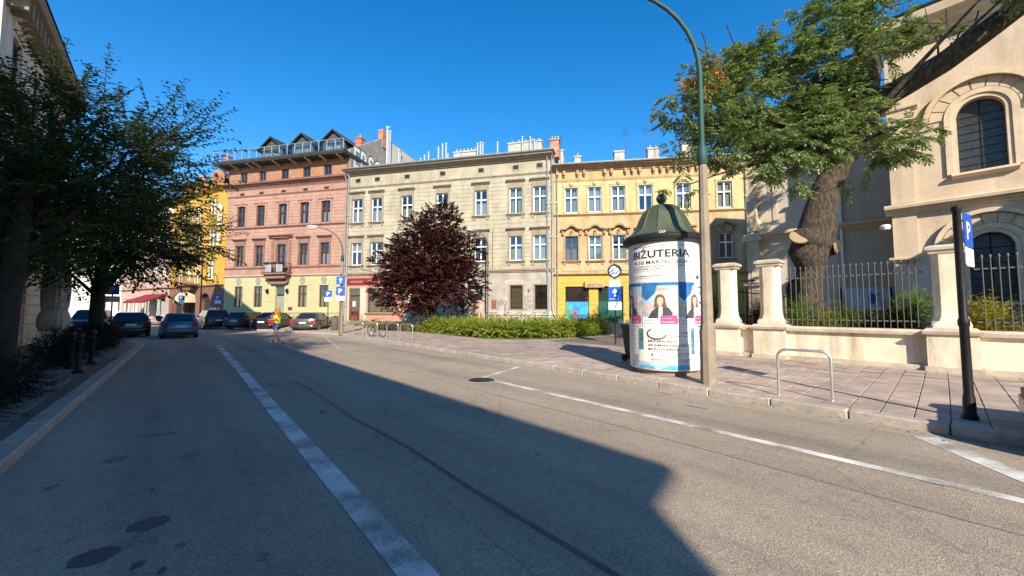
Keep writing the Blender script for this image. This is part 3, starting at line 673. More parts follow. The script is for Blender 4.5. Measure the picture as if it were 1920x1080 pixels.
for c in pc:
    window(pk, c, 10.55, 1.1, 2.2, brownf, 'cross', hood=('key', pinkm), surround=pinkb, curtain=curtm)
    if c != 7.2:
        window(pk, c, 6.25, 1.06, 2.22, brownf, 'cross', hood=('flat', pinkf), surround=pinkf, curtain=curtm if c > 10 else curtb)
        window(pk, c, 1.95, 1.06, 2.2, brownf, 'cross', sill=None, curtain=curtb)
        MB().prism([(c - .22, 4.3), (c + .22, 4.3), (c + .26, 4.6), (c + .36, 4.7), (c + .28, 4.85), (c + .2, 5.02), (c - .2, 5.02), (c - .28, 4.85), (c - .36, 4.7), (c - .26, 4.6)], -.05, 0).obj('keystone', keyst, pk)
    vent(pk, c, 13.98, pinkf, .5, .22)
w = window(pk, 7.2, 5.45, 1.16, 3.02, brownf, 'cross', hood=('flat', pinkf), surround=pinkf, curtain=curtb)
MB().box(6.0, -.1, 5.5, 6.3, 0, 8.9).box(8.1, -.1, 5.5, 8.4, 0, 8.9).extr([(0, 9.15), (-.2, 9.15), (-.26, 9.25), (-.42, 9.33), (-.44, 9.45), (0, 9.5)], 5.8, 8.6).obj('balcony_door_surround', pinkf, pk)
for i, c in enumerate((2, 4.45, 7.3, 9.98, 12.5)): window(pk, c, 15.4, .92, 1.1, brownf if i > 1 else greyiron, 'two', curtain=None)
cornice(pk, -.1, 15, 5.1, STRING, cream, 'string_course', 1.2); cornice(pk, 0, 15, 5.95, STRING, pinkf, 'sill_band', .8); cornice(pk, 0, 15, 10.25, STRING, pinkf, 'string_course', 1.1); cornice(pk, 0, 15, 13.75, STRING, pinkf, 'frieze_band', .6)
cornice(pk, -.25, 15.1, 14.7, CORN, pinkf, 'cornice', .95)
q = MB()
for i in range(60): q.box(.15 + i * .25, -.1, 14.55, .27 + i * .25, 0, 14.68)
kind(q.obj('dentils', pinkf, pk), 'stuff')
MB().box(-.9, -1.15, 17.08, 15.2, 1.2, 17.2).box(-.92, -1.2, 17.2, 15.22, 2.8, 17.45).obj('terrace_slab', darkroof, pk)
for i, x in enumerate((-.5, 1.3, 3.3, 4.2, 6.6, 8.7, 10.5, 12.3, 14.2)):
    MB().add([(x, -.03, 16.72), (x + .14, -.03, 16.72), (x + .14, -1.05, 17.0), (x, -1.05, 17.0), (x, -.03, 17.08), (x + .14, -.03, 17.08), (x + .14, -1.05, 17.08), (x, -1.05, 17.08)], [(0,1,2,3),(4,7,6,5),(0,3,7,4),(1,5,6,2),(2,6,7,3)]).obj('bracket', ysurr, pk)
rl = MB().tube([(-.85, 1.1, 18.52), (-.85, -1.12, 18.52), (15.1, -1.12, 18.52), (15.1, 1.0, 18.52)], .03, 6).obj('terrace_handrail', flue, pk)
for i in range(18):
    x = -.85 + i * 15.95 / 17; MB().box(x - .03, -1.15, 17.43, x + .03, -1.09, 18.5).obj('rail_post', flue, rl)
    if i < 17: MB().box(x + .06, -1.125, 17.5, x + 15.95 / 17 - .06, -1.115, 18.46).obj('glass_panel', railglass, rl)
q = MB(); q.quad((1.6, 2.6, 17.5), (15, 2.6, 17.5), (15, 6.5, 21.4), (5.2, 6.5, 21.4)); q.quad((5.2, 6.5, 21.4), (15, 6.5, 21.4), (15, 17.4, 21.7), (5.2, 17.4, 21.7)); q.quad((1.6, 2.6, 17.5), (5.2, 6.5, 21.4), (5.2, 17.4, 21.7), (1.6, 17.4, 17.3)); prf = q.obj('roof', roofm, pk)
for c in (4.55, 8.5, 12.35):
    dm = empty('dormer', (c, 1.0, 17.46), 0, pk)
    MB().loft([[(-1.35, y_, 0), (1.35, y_, 0), (1.35, y_, 1.9), (0, y_, 2.95), (-1.35, y_, 1.9)] for y_ in (0, 5)]).obj('dormer_cheeks', dormm, dm)
    q = MB()
    for sg in (-1, 1): q.add([(0, -.35, 3.2), (sg * 1.75, -.35, 1.75), (sg * 1.75, -.35, 1.6), (0, -.35, 3.02), (0, 5, 3.2), (sg * 1.75, 5, 1.75), (sg * 1.75, 5, 1.6), (0, 5, 3.02)], [(0,1,2,3),(4,7,6,5),(0,4,5,1),(3,2,6,7),(1,5,6,2)])
    q.obj('dormer_roof', darkroof, dm)
    MB().box(-.95, -.06, .12, .95, -.05, 1.75).obj('terrace_glazing', glass, dm)
    q = MB()
    for x in (-.98, -.34, .3, .94): q.box(x, -.1, .1, x + .05, -.061, 1.78)
    q.box(-.98, -.1, 1.75, .99, -.061, 1.82); q.obj('dormer_frame', greyiron, dm)
    MB().box(-.85, -.03, .15, -.1, -.02, 1.45).box(.15, -.03, .15, .85, -.02, 1.45).obj('blind', mat('blind_%d' % int(c), ((.5, .42, .36), (.42, .44, .2), (.5, .48, .45))[[4.55, 8.5, 12.35].index(c)], .9, .1, 4, 0), dm)
chim(prf, 5.9, 3.2, 18.5, 6.8, 4.0, 20.2, cbrick, 0); chim(prf, 8.9, 4.4, 19, 11.0, 5.4, 21.6, cbrick, 0); chim(prf, 13.9, 2.4, 18.5, 14.6, 3.1, 20.3, cbrick, 1); chim(prf, -.6, -.2, 17, -.1, .4, 18.6, cbrick, 0)
# fire wall above the grey roof with graffiti
fw = MB().prism([(0, 15.3), (17.5, 15.3), (17.5, 22.2), (6.3, 21.9), (.0, 17.9)], 0, .35); fw.xf(Matrix(((0, 1, 0, 14.75), (1, 0, 0, 0), (0, 0, 1, 0), (0, 0, 0, 1)))); fwo = fw.obj('fire_wall', mat('fire_wall_grey', (.2, .185, .155), .9, .2, 1.2, .3, stain=(.12, .11, .095), stain_amt=.5), pk)
q = MB().box(15.101, 6.5, 16, 15.13, 12.6, 17.6); q.add([(15.102, 6.45, 15.4), (15.102, 17.4, 15.4), (15.102, 17.4, 22.1), (15.102, 6.45, 21.8)], [(0,1,2,3)]).obj('pale_wall_half', mat('fire_wall_cream', (.4, .36, .3), .9, .1, 1.5, .3), fwo)
MB().box(14.6, 5.6, 20.5, 15.2, 6.35, 22.6).obj('wall_chimney', cbrick, fwo)
for yy, zt in ((6.35, 23.2), (6.65, 23.3), (6.95, 23.0), (9.0, 21.6), (9.3, 21.6)): MB().lathe([(.13, 15.8), (.13, zt - .25), (.18, zt - .22), (.18, zt)], 8, (15.32, yy, 0)).obj('flue_pipe', flue, fwo, smooth=30)
MB().box(15.14, 6.6, 15.6, 17.5, 8.6, 18.6).obj('roof_stair_box', whitep, fwo)
def gletters(root, s, x, z, h):
    me = text_fit(s, 5.4, h, .02)
    o = link('graffiti_letters', me, gwh, root); o.matrix_local = Matrix(((0, 0, 1, 15.108), (1, 0, 0, x), (0, 1, 0, z), (0, 0, 0, 1)))
    me2 = text_fit(s, 5.5, h * 1.04, .05); o2 = link('graffiti_outline', me2, gink, root); o2.matrix_local = Matrix(((0, 0, 1, 15.104), (1, 0, 0, x - .08), (0, 1, 0, z - .05), (0, 0, 0, 1)))
gletters(fwo, 'ERSO', .5, 16.3, 2.2)
# balcony
bl = MB().prism([(5.75, 5.25), (8.65, 5.25), (8.65, 5.42), (5.75, 5.42)], -1.05, 0).prism([(6.1, 4.45), (6.35, 4.3), (8.05, 4.3), (8.3, 4.45), (8.45, 5.25), (5.95, 5.25)], -.35, 0).prism([(6.0, 4.85), (8.4, 4.85), (8.55, 5.25), (5.85, 5.25)], -.8, -.35).obj('balcony', pinkf, pk)
q = MB(); railing(q, 5.82, 8.58, -1.0, 5.42, 6.4, .14, 1.0, .014); q.obj('railing', iron, bl)
q = MB()
for x in (6.1, 6.9, 7.9): q.box(x, -1.02, 6.28, x + .55, -.86, 6.5)
q.obj('flower_box', blackp, bl); [MB().box(a, -.96, 5.5, b, -.93, 6.28).obj('balcony_screen', signback, bl) for a, b in ((6.2, 6.95), (7.5, 8.3))]
d = MB().box(6.68, .14, .5, 7.72, .2, 3.1).obj('door', mat('door_sage', (.17, .2, .16), .6, .15, 3, .1), pk)
MB().box(6.8, .125, .65, 7.15, .14, 1.9).box(7.25, .125, .65, 7.6, .14, 1.9).box(6.8, .125, 2.05, 7.15, .14, 2.95).box(7.25, .125, 2.05, 7.6, .14, 2.95).obj('door_panel', keyst, d); MB().tube([(7.2, .1, 1.6), (7.2, .1, 1.9)], .02, 6).obj('handle', alloy, d)
MB().box(6.72, .14, 3.25, 7.68, .18, 4.05).obj('transom_pane', glass, pk); MB().box(6.3, -.04, .3, 6.62, 0, 4.2).box(7.78, -.04, .3, 8.1, 0, 4.2).obj('door_jamb', lemon, pk)
for x in (5.75, 8.05 + .15): MB().lathe([(.02, -.2), (.12, -.1), (.16, .15), (.05, .25), (.0, .3)], 6, (x, -.2, 3.55), False).box(x - .02, -.2, 3.8, x + .02, 0, 3.84).obj('wall_lantern', iron, pk)
MB().box(8.25, -.03, 1.6, 8.75, 0, 1.95).obj('plaque', brownf, pk); MB().box(.2, -.03, 3.6, .55, 0, 3.85).obj('house_number_plate', signback, pk)
downpipe(pk, 14.85, .5, 15.2, gutter)
q = MB(); railing(q, 8.6, 14.4, -.7, .45, 1.35, .16, .7, .012); q.obj('area_railing', iron, pk)

# ---- yellow tenement on the right
yb = tag(empty('yellow_tenement', YO, YT), 'weathered yellow tenement with curved window pediments behind the advertising column', 'building')
yc = [1.53, 3.54, 5.54, 7.78, 10.86, 14.1]
yu = [(c - .57, c + .57, 10.12, 12.3) for c in yc]; ym = [(c - .55, c + .55, 5.92, 8.03) for c in yc]
yg = [(.96, 2.95, .3, 3.66), (3.74, 5.8, .3, 3.66), (7.2, 9.0, 1.0, 3.6), (10.2, 11.5, 1.0, 3.6)]
wall_grid(.02, 16, 10.0, 14.0, yu).obj('wall', yell, yb); wall_grid(.02, 16, 4.8, 10.0, ym).obj('middle_wall', yello, yb); wall_grid(.02, 16, 0, 4.8, yg, .3).obj('ground_floor_wall', yellg, yb)
shell(yb, 16, 11, 14.0, yell, x0=.02)
courses(yb, .15, 15.9, .7, 4.4, yg, .46, yellg, block=40, proud=.03, j=.035, margin=.02)
for i, c in enumerate(yc):
    window(yb, c, 10.12, 1.14, 2.18, whitef, 'cross', surround=ysurr, hood=('bust', ysurr), curtain=curtm)
    window(yb, c, 5.92, 1.1, 2.11, brownf if i == 0 else whitef, 'cross', surround=ymould, sill=ymould, hood=('wave', ymould), curtain=curtb if i == 0 else (curtm if i < 4 else None))
    vent(yb, c + .0, 13.1, ymould, .55, .34)
    MB().box(c - .85, -.05, 5.0, c + .85, 0, 5.5).obj('apron_panel', ysurr, yb)
cornice(yb, .02, 16, 9.8, STRING, ymould, 'string_course', 1.1); cornice(yb, .02, 16, 4.6, STRING, ymould, 'string_course', 1.5); cornice(yb, .02, 16, 12.85, STRING, yello, 'frieze_band', .5)
cornice(yb, -.1, 16, 13.75, CORN, ymould, 'cornice', 1.1)
MB().box(.02, -.04, 13.05, 16, -.0, 13.75).obj('frieze', yello, yb)
for i in range(27): 
    x = .35 + i * .58
    if min(abs(x - c) for c in yc) > .38: MB().prism([(x - .09, 13.4), (x + .09, 13.4), (x + .12, 13.76), (x - .12, 13.76)], -.32, -.04).lathe([(0, 13.2), (.07, 13.25), (.09, 13.38)], 8, (x, -.14, 0), False).obj('corbel', ymould, yb)
MB().tube([(-.1, -.76, 14.22), (16, -.76, 14.3)], .08, 8).obj('gutter', gutter, yb)
q = MB(); q.quad((-.1, -.75, 14.3), (16.1, -.75, 14.3), (16.1, 5.5, 15.6), (-.1, 5.5, 15.6)); q.quad((-.1, 5.5, 15.6), (16.1, 5.5, 15.6), (16.1, 11, 14.3), (-.1, 11, 14.3)); yrf = q.obj('roof', roofm, yb)
chim(yrf, 1.9, 2.6, 14.6, 2.5, 3.2, 16.2, stack, 1); chim(yrf, 5.6, 2.6, 14.6, 6.5, 3.3, 16.5, stack, 0); chim(yrf, 8.6, 2.6, 14.6, 9.6, 3.3, 16.6, stack, 2); chim(yrf, 11.6, 2.6, 14.6, 12.9, 3.3, 16.9, stack, 0)
for x, zt in ((.6, 18.2), (6.6, 18.4), (8.4, 18.5), (9.2, 18.7), (12.6, 18.6)):
    q = MB().tube([(x, 2.4, 14.8), (x, 2.4, zt)], .02, 5)
    for i in range(4): q.tube([(x - .35 + i * .05, 2.4, zt - .1 - i * .18), (x + .35 - i * .05, 2.4, zt - .1 - i * .18 + .1)], .012, 4)
    q.obj('antenna', iron, yrf)
downpipe(yb, .28, .6, 14.2, gutter); downpipe(yb, 15.7, .6, 14.2, gutter)
sg = MB().box(1.0, .1, .3, 2.9, .14, 2.35).obj('painted_panel', mat('mural_blue', (.03, .22, .5), .7, .5, 1.2, 0), yb)
MB().prism([(1.0, .3), (1.7, .3), (1.5, 1.1), (1.6, 1.8), (1.2, 2.3), (1.0, 2.35)], .09, .1).obj('mural_shape', mat('mural_green', (.06, .25, .2), .7, .4, 2, 0), sg)
q = MB().prism([(1.7, .35), (2.1, .35), (2.15, .75), (1.9, .95), (1.6, .7)], .08, .09).prism([(1.65, 1.15), (1.9, 1.05), (1.95, 1.5), (1.75, 1.55), (1.55, 1.35)], .08, .09); q.obj('mural_shape', flat('mural_red', (.5, .03, .03)), sg)
MB().box(1.0, .16, 2.4, 2.9, .2, 3.66).obj('shop_transom', brownf, yb); MB().box(1.0, .13, 2.36, 2.9, .16, 3.6).obj('transom_pane', glass, yb)
gr_ = MB().box(3.78, .18, .3, 5.76, .22, 2.4).obj('shop_shutter', mat('shutter_green', (.01, .07, .05), .6, .3, 6, .2), yb)
q = MB()
for i in range(9): q.tube([(3.85 + i * .23, .15, .3), (3.85 + i * .23, .15, 3.6)], .016, 4)
for zz in (1.0, 1.7, 2.4, 3.1): q.tube([(3.78, .155, zz), (5.76, .155, zz)], .016, 4)
q.obj('grille', mat('grille_green', (.01, .1, .06), .5, .2, 5, 0), gr_)
MB().box(3.78, .24, 2.4, 5.76, .28, 3.66).obj('shop_transom', darkin, yb)
sb = MB().box(2.6, -.35, 3.55, 4.2, -.05, 4.1).obj('shop_sign_box', yello, yb)
put_text(sb, text_fit('ANTYKI', 1.3, .26, .01), (2.75, -.355, 3.6), brownf)

# ---- ochre hotel
hb = tag(empty('hotel_building', HO, HT), 'ochre hotel with round dormers, balconies and vertical lettering beside the pink tenement', 'building')
hops = [(9.4, 10.9, 12.36, 14.3), (9.4, 10.9, 8.7, 10.9), (9.4, 10.9, 5.12, 7.2)] + [(x, x + 1.2, z, z + 2.2) for x in (6.2, 2.2) for z in (4.75, 8.15, 11.6)] + [(4.4, 5.3, z, z + 1.8) for z in (5.15, 8.7, 12.1)]
hg = [(7.9, 10.3, .3, 3.55, 1), (4.2, 6.9, .3, 3.9, 1), (.7, 3.4, .3, 3.55, 1)]
wall_grid(0, 13.2, 4.4, 15.2, hops).obj('wall', hotelm, hb); wall_grid(0, 13.2, 0, 4.4, hg, .5).obj('ground_floor_wall', hotelb, hb); shell(hb, 13.2, 11, 15.2, hotelm, .95)
for x0, x1, z0, z1 in hops: window(hb, (x0 + x1) / 2, z0, x1 - x0, z1 - z0, whitef, 'cross', sill=hotelm if x0 > 9 else None, hood=('key', hotelm) if x0 > 9 else None, curtain=curtm)
for z0, z1 in ((11.2, 12.2), (7.5, 8.6), (4.45, 5.0)): MB().box(9.3, -.03, z0, 11, 0, z1).obj('apron_panel', hotelg, hb)
for z0, z1 in ((12.3, 14.4), (8.6, 11.0), (5.05, 7.3)): [MB().box(a, -.05, z0, a + .2, 0, z1).obj('window_jamb', hotelg, hb) for a in (9.2, 10.9)]
for z in (4.6, 8.0, 11.45):
    b_ = MB().prism([(4.0, z - .15), (7.8, z - .15), (7.8, z), (4.0, z)], -1.1, 0).prism([(4.6, z - .7), (7.2, z - .7), (7.6, z - .15), (4.2, z - .15)], -.75, 0).obj('balcony', hotelb, hb)
    q = MB(); railing(q, 4.05, 7.75, -1.05, z, z + 1.0, .15, 1.0, .013); q.obj('railing', iron, b_)
cornice(hb, -.1, 13.2, 14.9, CORN, hotelm, 'cornice'); cornice(hb, 0, 13.2, 4.25, STRING, hotelb, 'string_course', 1.2)
q = MB(); q.quad((-.1, -.5, 15.4), (13.2, -.5, 15.4), (13.2, 4, 18.4), (-.1, 4, 18.4)); q.quad((-.1, 4, 18.4), (13.2, 4, 18.4), (13.2, 11, 15.4), (-.1, 11, 15.4)); hrf = q.obj('roof', roofm, hb)
for x in (2.9, 6.6, 10.3, 12.2):
    q = MB(); yy = .0 if x != 12.2 else 2.2; r1, r0 = .95, .62; zc = 16.55 + (.9 if x == 12.2 else 0)
    arc = [(math.cos(math.pi * k / 12), math.sin(math.pi * k / 12)) for k in range(13)]
    pts = [(x + r1 * a, zc + r1 * b) for a, b in arc] + [(x - r1, zc - 1), (x - r0, zc - 1)] + [(x + r0 * a, zc + r0 * b) for a, b in reversed(arc)] + [(x + r0, zc - 1), (x + r1, zc - 1)]
    dm = q.prism(pts, yy, yy + .5).obj('round_dormer', hotelp, hb)
    q = MB(); q.loft([[(x + r1 * 1.03 * a, y_, zc + r1 * 1.03 * b) for a, b in arc] for y_ in (yy + .45, yy + 3.5)], False, False); q.obj('dormer_roof', roofm, dm)
    MB().prism([(x + r0 * a, zc + r0 * b) for a, b in arc] + [(x - r0, zc - 1), (x + r0, zc - 1)], yy + .3, yy + .34).obj('pane', glass, dm); MB().prism([(x - r0, zc - 1), (x + r0, zc - 1), (x + r0, zc + .1), (x - r0, zc + .1)], yy + .38, yy + .4).obj('blind', whitep, dm)
for i, ch in enumerate('HOTEL'):
    me = text_fit(ch, .62, .82, .02, .06); o = put_text(hb, me, (12.0, -.3, 12.45 - i * 1.08), signwhite, 'hotel_letter'); 
    lbk = MB().tube([(.3, .3, .02), (.3, .3, -.3)], .02, 5).obj('letter_bracket', iron, o)
q = MB(); q.loft([[(5.55 + 1.5 * math.cos(t), -1.2 * math.cos(p) - .02, 2.55 + .0) if False else (5.55 + 1.5 * math.cos(t) * math.cos(p), -1.5 * math.sin(t) * math.cos(p) - .02, 2.5 + 1.45 * math.sin(p)) for t in [math.pi * k / 12 for k in range(13)]] for p in [math.pi / 2 * j / 6 for j in range(7)]], False, False)
q.obj('entrance_canopy', mat('canopy_cream', (.3, .27, .15), .8, .2, 2, .1), hb, smooth=30)
for x0, x1, z0, z1, _ in hg: MB().box(x0, .5, .3, x1, .55, z1 - .2).obj('arch_door', darkin, hb)
MB().box(10.4, -.03, 1.0, 11.0, 0, 1.9).box(11.2, -.03, 1.0, 11.8, 0, 1.9).box(12, -.03, 1.0, 12.4, 0, 1.9).obj('menu_board', posterw, hb)

# ---- two more houses further left and a pale house closing the view
rb = tag(empty('rose_house', HP(-15.5, 0), HT), 'rose grey house with red awning and white sheeted roof left of the hotel', 'building')
ro = [(x, x + 1.1, z, z + 2.1) for x in (1.2, 4.2, 7.2, 10.4, 13.2) for z in (5.6, 9.4)]; rg = [(1, 3.4, .3, 3.2), (4, 6.2, .3, 3.2), (7.2, 9.8, .3, 3.2), (11, 14.4, .3, 3.2)]
wall_grid(0, 15.45, 0, 13.2, ro + rg, .3).obj('wall', rosep, rb); shell(rb, 15.45, 11, 13.2, rosep)
for x0, x1, z0, z1 in ro: window(rb, (x0 + x1) / 2, z0, 1.1, 2.1, whitef, 'cross', sill=rosep, hood=('flat', rosep), curtain=curtm)
for i, (x0, x1, z0, z1) in enumerate(rg): window(rb, (x0 + x1) / 2, .9, x1 - x0, z1 - .9, whitef, 'two')
cornice(rb, 0, 15.45, 12.9, CORN, rosep); cornice(rb, 0, 15.45, 4.3, STRING, hotelb, 'string_course', 1.3)
q = MB(); q.quad((0, -.5, 13.5), (15.4, -.5, 13.5), (13, 5, 18.2), (2, 5, 18.2)); q.quad((2, 5, 18.2), (13, 5, 18.2), (15.4, 11, 13.5), (0, 11, 13.5)); q.poly([(15.4, -.5, 13.5), (15.4, 11, 13.5), (13, 5, 18.2)]); q.poly([(0, 11, 13.5), (0, -.5, 13.5), (2, 5, 18.2)]); q.obj('roof', whitep, rb)
q = MB(); q.add([(8.5, 0, 3.7), (14.8, 0, 3.7), (14.8, -2.2, 2.75), (8.5, -2.2, 2.75), (8.5, -2.2, 2.5), (14.8, -2.2, 2.5), (8.5, 0, 3.6), (14.8, 0, 3.6)], [(0,3,2,1),(3,4,5,2),(4,6,7,5),(0,6,4,3),(1,2,5,7)]); q.obj('awning', awn, rb)
wb = tag(empty('pale_house', HP(-34, .2), HT), 'pale cream house far down the street past the rose house', 'building')
wo = [(x, x + 1.1, z, z + 2.0) for x in (1.2, 4.2, 7.2, 10.4, 13.4, 16.2) for z in (1.5, 5.2, 9.0)]
wall_grid(0, 18.4, 0, 12.4, wo, .25).obj('wall', whitep, wb); shell(wb, 18.4, 11, 12.4, whitep)
for x0, x1, z0, z1 in wo: window(wb, (x0 + x1) / 2, z0, 1.1, 2.0, brownf, 'cross', hood=('flat', whitep))
cornice(wb, 0, 18.4, 12.1, CORN, whitep)
q = MB(); q.quad((0, -.5, 12.7), (18.4, -.5, 12.7), (18.4, 5, 16), (0, 5, 16)); q.quad((0, 5, 16), (18.4, 5, 16), (18.4, 11, 12.7), (0, 11, 12.7)); q.obj('roof', cbrick, wb)
eb = tag(empty('end_house', P(82, -22), A), 'white house closing the far end of the street', 'building')
eo = [(x, x + 1.2, z, z + 2.1) for x in range(2, 30, 4) for z in (1.4, 5.2, 9)]
wall_grid(0, 32, 0, 12.5, eo, .25).obj('wall', whitep, eb); shell(eb, 32, 10, 12.5, whitep)
for x0, x1, z0, z1 in eo: window(eb, (x0 + x1) / 2, z0, 1.2, 2.1, brownf, 'cross')
cornice(eb, 0, 32, 12.2, CORN, whitep)
q = MB(); q.quad((0, -.5, 12.8), (32, -.5, 12.8), (32, 5, 16), (0, 5, 16)); q.quad((0, 5, 16), (32, 5, 16), (32, 10, 12.8), (0, 10, 12.8)); q.obj('roof', cbrick, eb)

# ---- left street front (in shade) and the low house behind the camera that throws the street shadow
LT = A + R(90)
lb = tag(empty('left_tenement', P(20.5, -4.5), LT), 'tall shaded cream tenement with banded stone base and deep eaves on the left edge', 'building')
LW = 10.95
lo_ = [(x, x + 1.15, z, z + 2.3) for x in (1.3, 4.2, 7.1, 9.4) for z in (5.2, 9.2)] + [(.4, 2.2, .6, 3.6), (3.0, 4.8, .6, 3.6)]
wall_grid(0, LW, 0, 12.6, lo_, .3).obj('wall', leftp, lb); shell(lb, LW, 11, 12.6, leftp)
for x0, x1, z0, z1 in lo_: window(lb, (x0 + x1) / 2, z0, x1 - x0, z1 - z0, brownf, 'cross', sill=leftp if z0 > 3 else None, hood=('flat', leftp) if z0 > 3 else None)
random.seed(11)
for i in range(9):                                   # banded rustication, stone by stone
    z0 = .75 + i * .42 if i else .15; z1 = .75 + (i + 1) * .42 - .04 if i else .71
    z0 = [.12, 1.0, 1.42, 1.84, 2.26, 2.68, 3.1, 3.52, 3.94][i]; z1 = [.95, 1.38, 1.8, 2.22, 2.64, 3.06, 3.48, 3.9, 4.3][i]
    for a, b, pr in ((5.0, 8.0, .06), (8.04, 9.2, .06 if i < 3 else .14), (9.24, 10.0, .06), (10.04, LW, .06 if i < 3 else .14), (2.24, 2.96, .06), (0, .36, .06)):
        MB().loft([[(a, 0, z0), (b, 0, z0), (b, 0, z1), (a, 0, z1)], [(a + .02, -pr, z0 + .02), (b - .02, -pr, z0 + .02), (b - .02, -pr, z1 - .02), (a + .02, -pr, z1 - .02)]]).obj('stone_course', leftp, lb)
cornice(lb, 0, LW + .2, 4.35, STRING, leftp, 'string_course', 1.3)
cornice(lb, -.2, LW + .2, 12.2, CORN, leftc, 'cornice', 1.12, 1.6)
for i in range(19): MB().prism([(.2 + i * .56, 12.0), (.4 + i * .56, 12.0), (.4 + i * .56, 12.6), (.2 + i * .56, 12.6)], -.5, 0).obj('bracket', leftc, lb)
q = MB(); E1, E2 = -.2, LW + .2; q.quad((E1, -.72, 13.1), (E2, -.72, 13.1), (E2, 5, 19.2), (E1, 5, 19.2)); q.quad((E1, 5, 19.2), (E2, 5, 19.2), (E2, 11.2, 12.6), (E1, 11.2, 12.6)); q.obj('roof', darkroof, lb); MB().poly([(LW, 0, 12.6), (LW, 11, 12.6), (LW, 5, 19.1), (LW, 0, 13.7)]).poly([(0, 0, 12.6), (0, 11, 12.6), (0, 5, 19.1), (0, 0, 13.7)]).obj('gable_wall', leftp, lb)
q = MB(); q.tube([(9.6, -.2, .5), (9.6, -.1, .75)], .05, 6); q.tube([(10.6, -.2, .5), (10.6, -.1, .75)], .05, 6); q.obj('cellar_vent', iron, lb)
bb = tag(empty('low_house', P(-10.4, -4.5), LT), 'low house on the left side of the street behind the viewpoint', 'building')
bo = [(x, x + 1.1, z, z + 1.9) for x in (2, 6, 10, 14, 18, 22, 26) for z in (1.0, 4.8)]
wall_grid(0, 30.1, 0, 7.7, bo, .3).obj('wall', leftp, bb); shell(bb, 30.1, 10, 7.7, leftp)
for x0, x1, z0, z1 in bo: window(bb, (x0 + x1) / 2, z0, 1.1, 1.9, whitef, 'cross')
cornice(bb, 0, 30.1, 7.7, [(10.2, 0), (0, 0), (-.08, .45), (-.7, .58), (-.76, .66), (-.76, .7), (10.2, .72)], leftc)
q = MB(); q.quad((0, .2, 8.425), (30.1, .2, 8.425), (30.1, 5, 9.2), (2, 5, 9.2)); q.poly([(0, .2, 8.425), (2, 5, 9.2), (0, 10, 8.425)]); q.quad((2, 5, 9.2), (30.1, 5, 9.2), (30.1, 10, 8.425), (0, 10, 8.425)); q.obj('roof', roofm, bb)

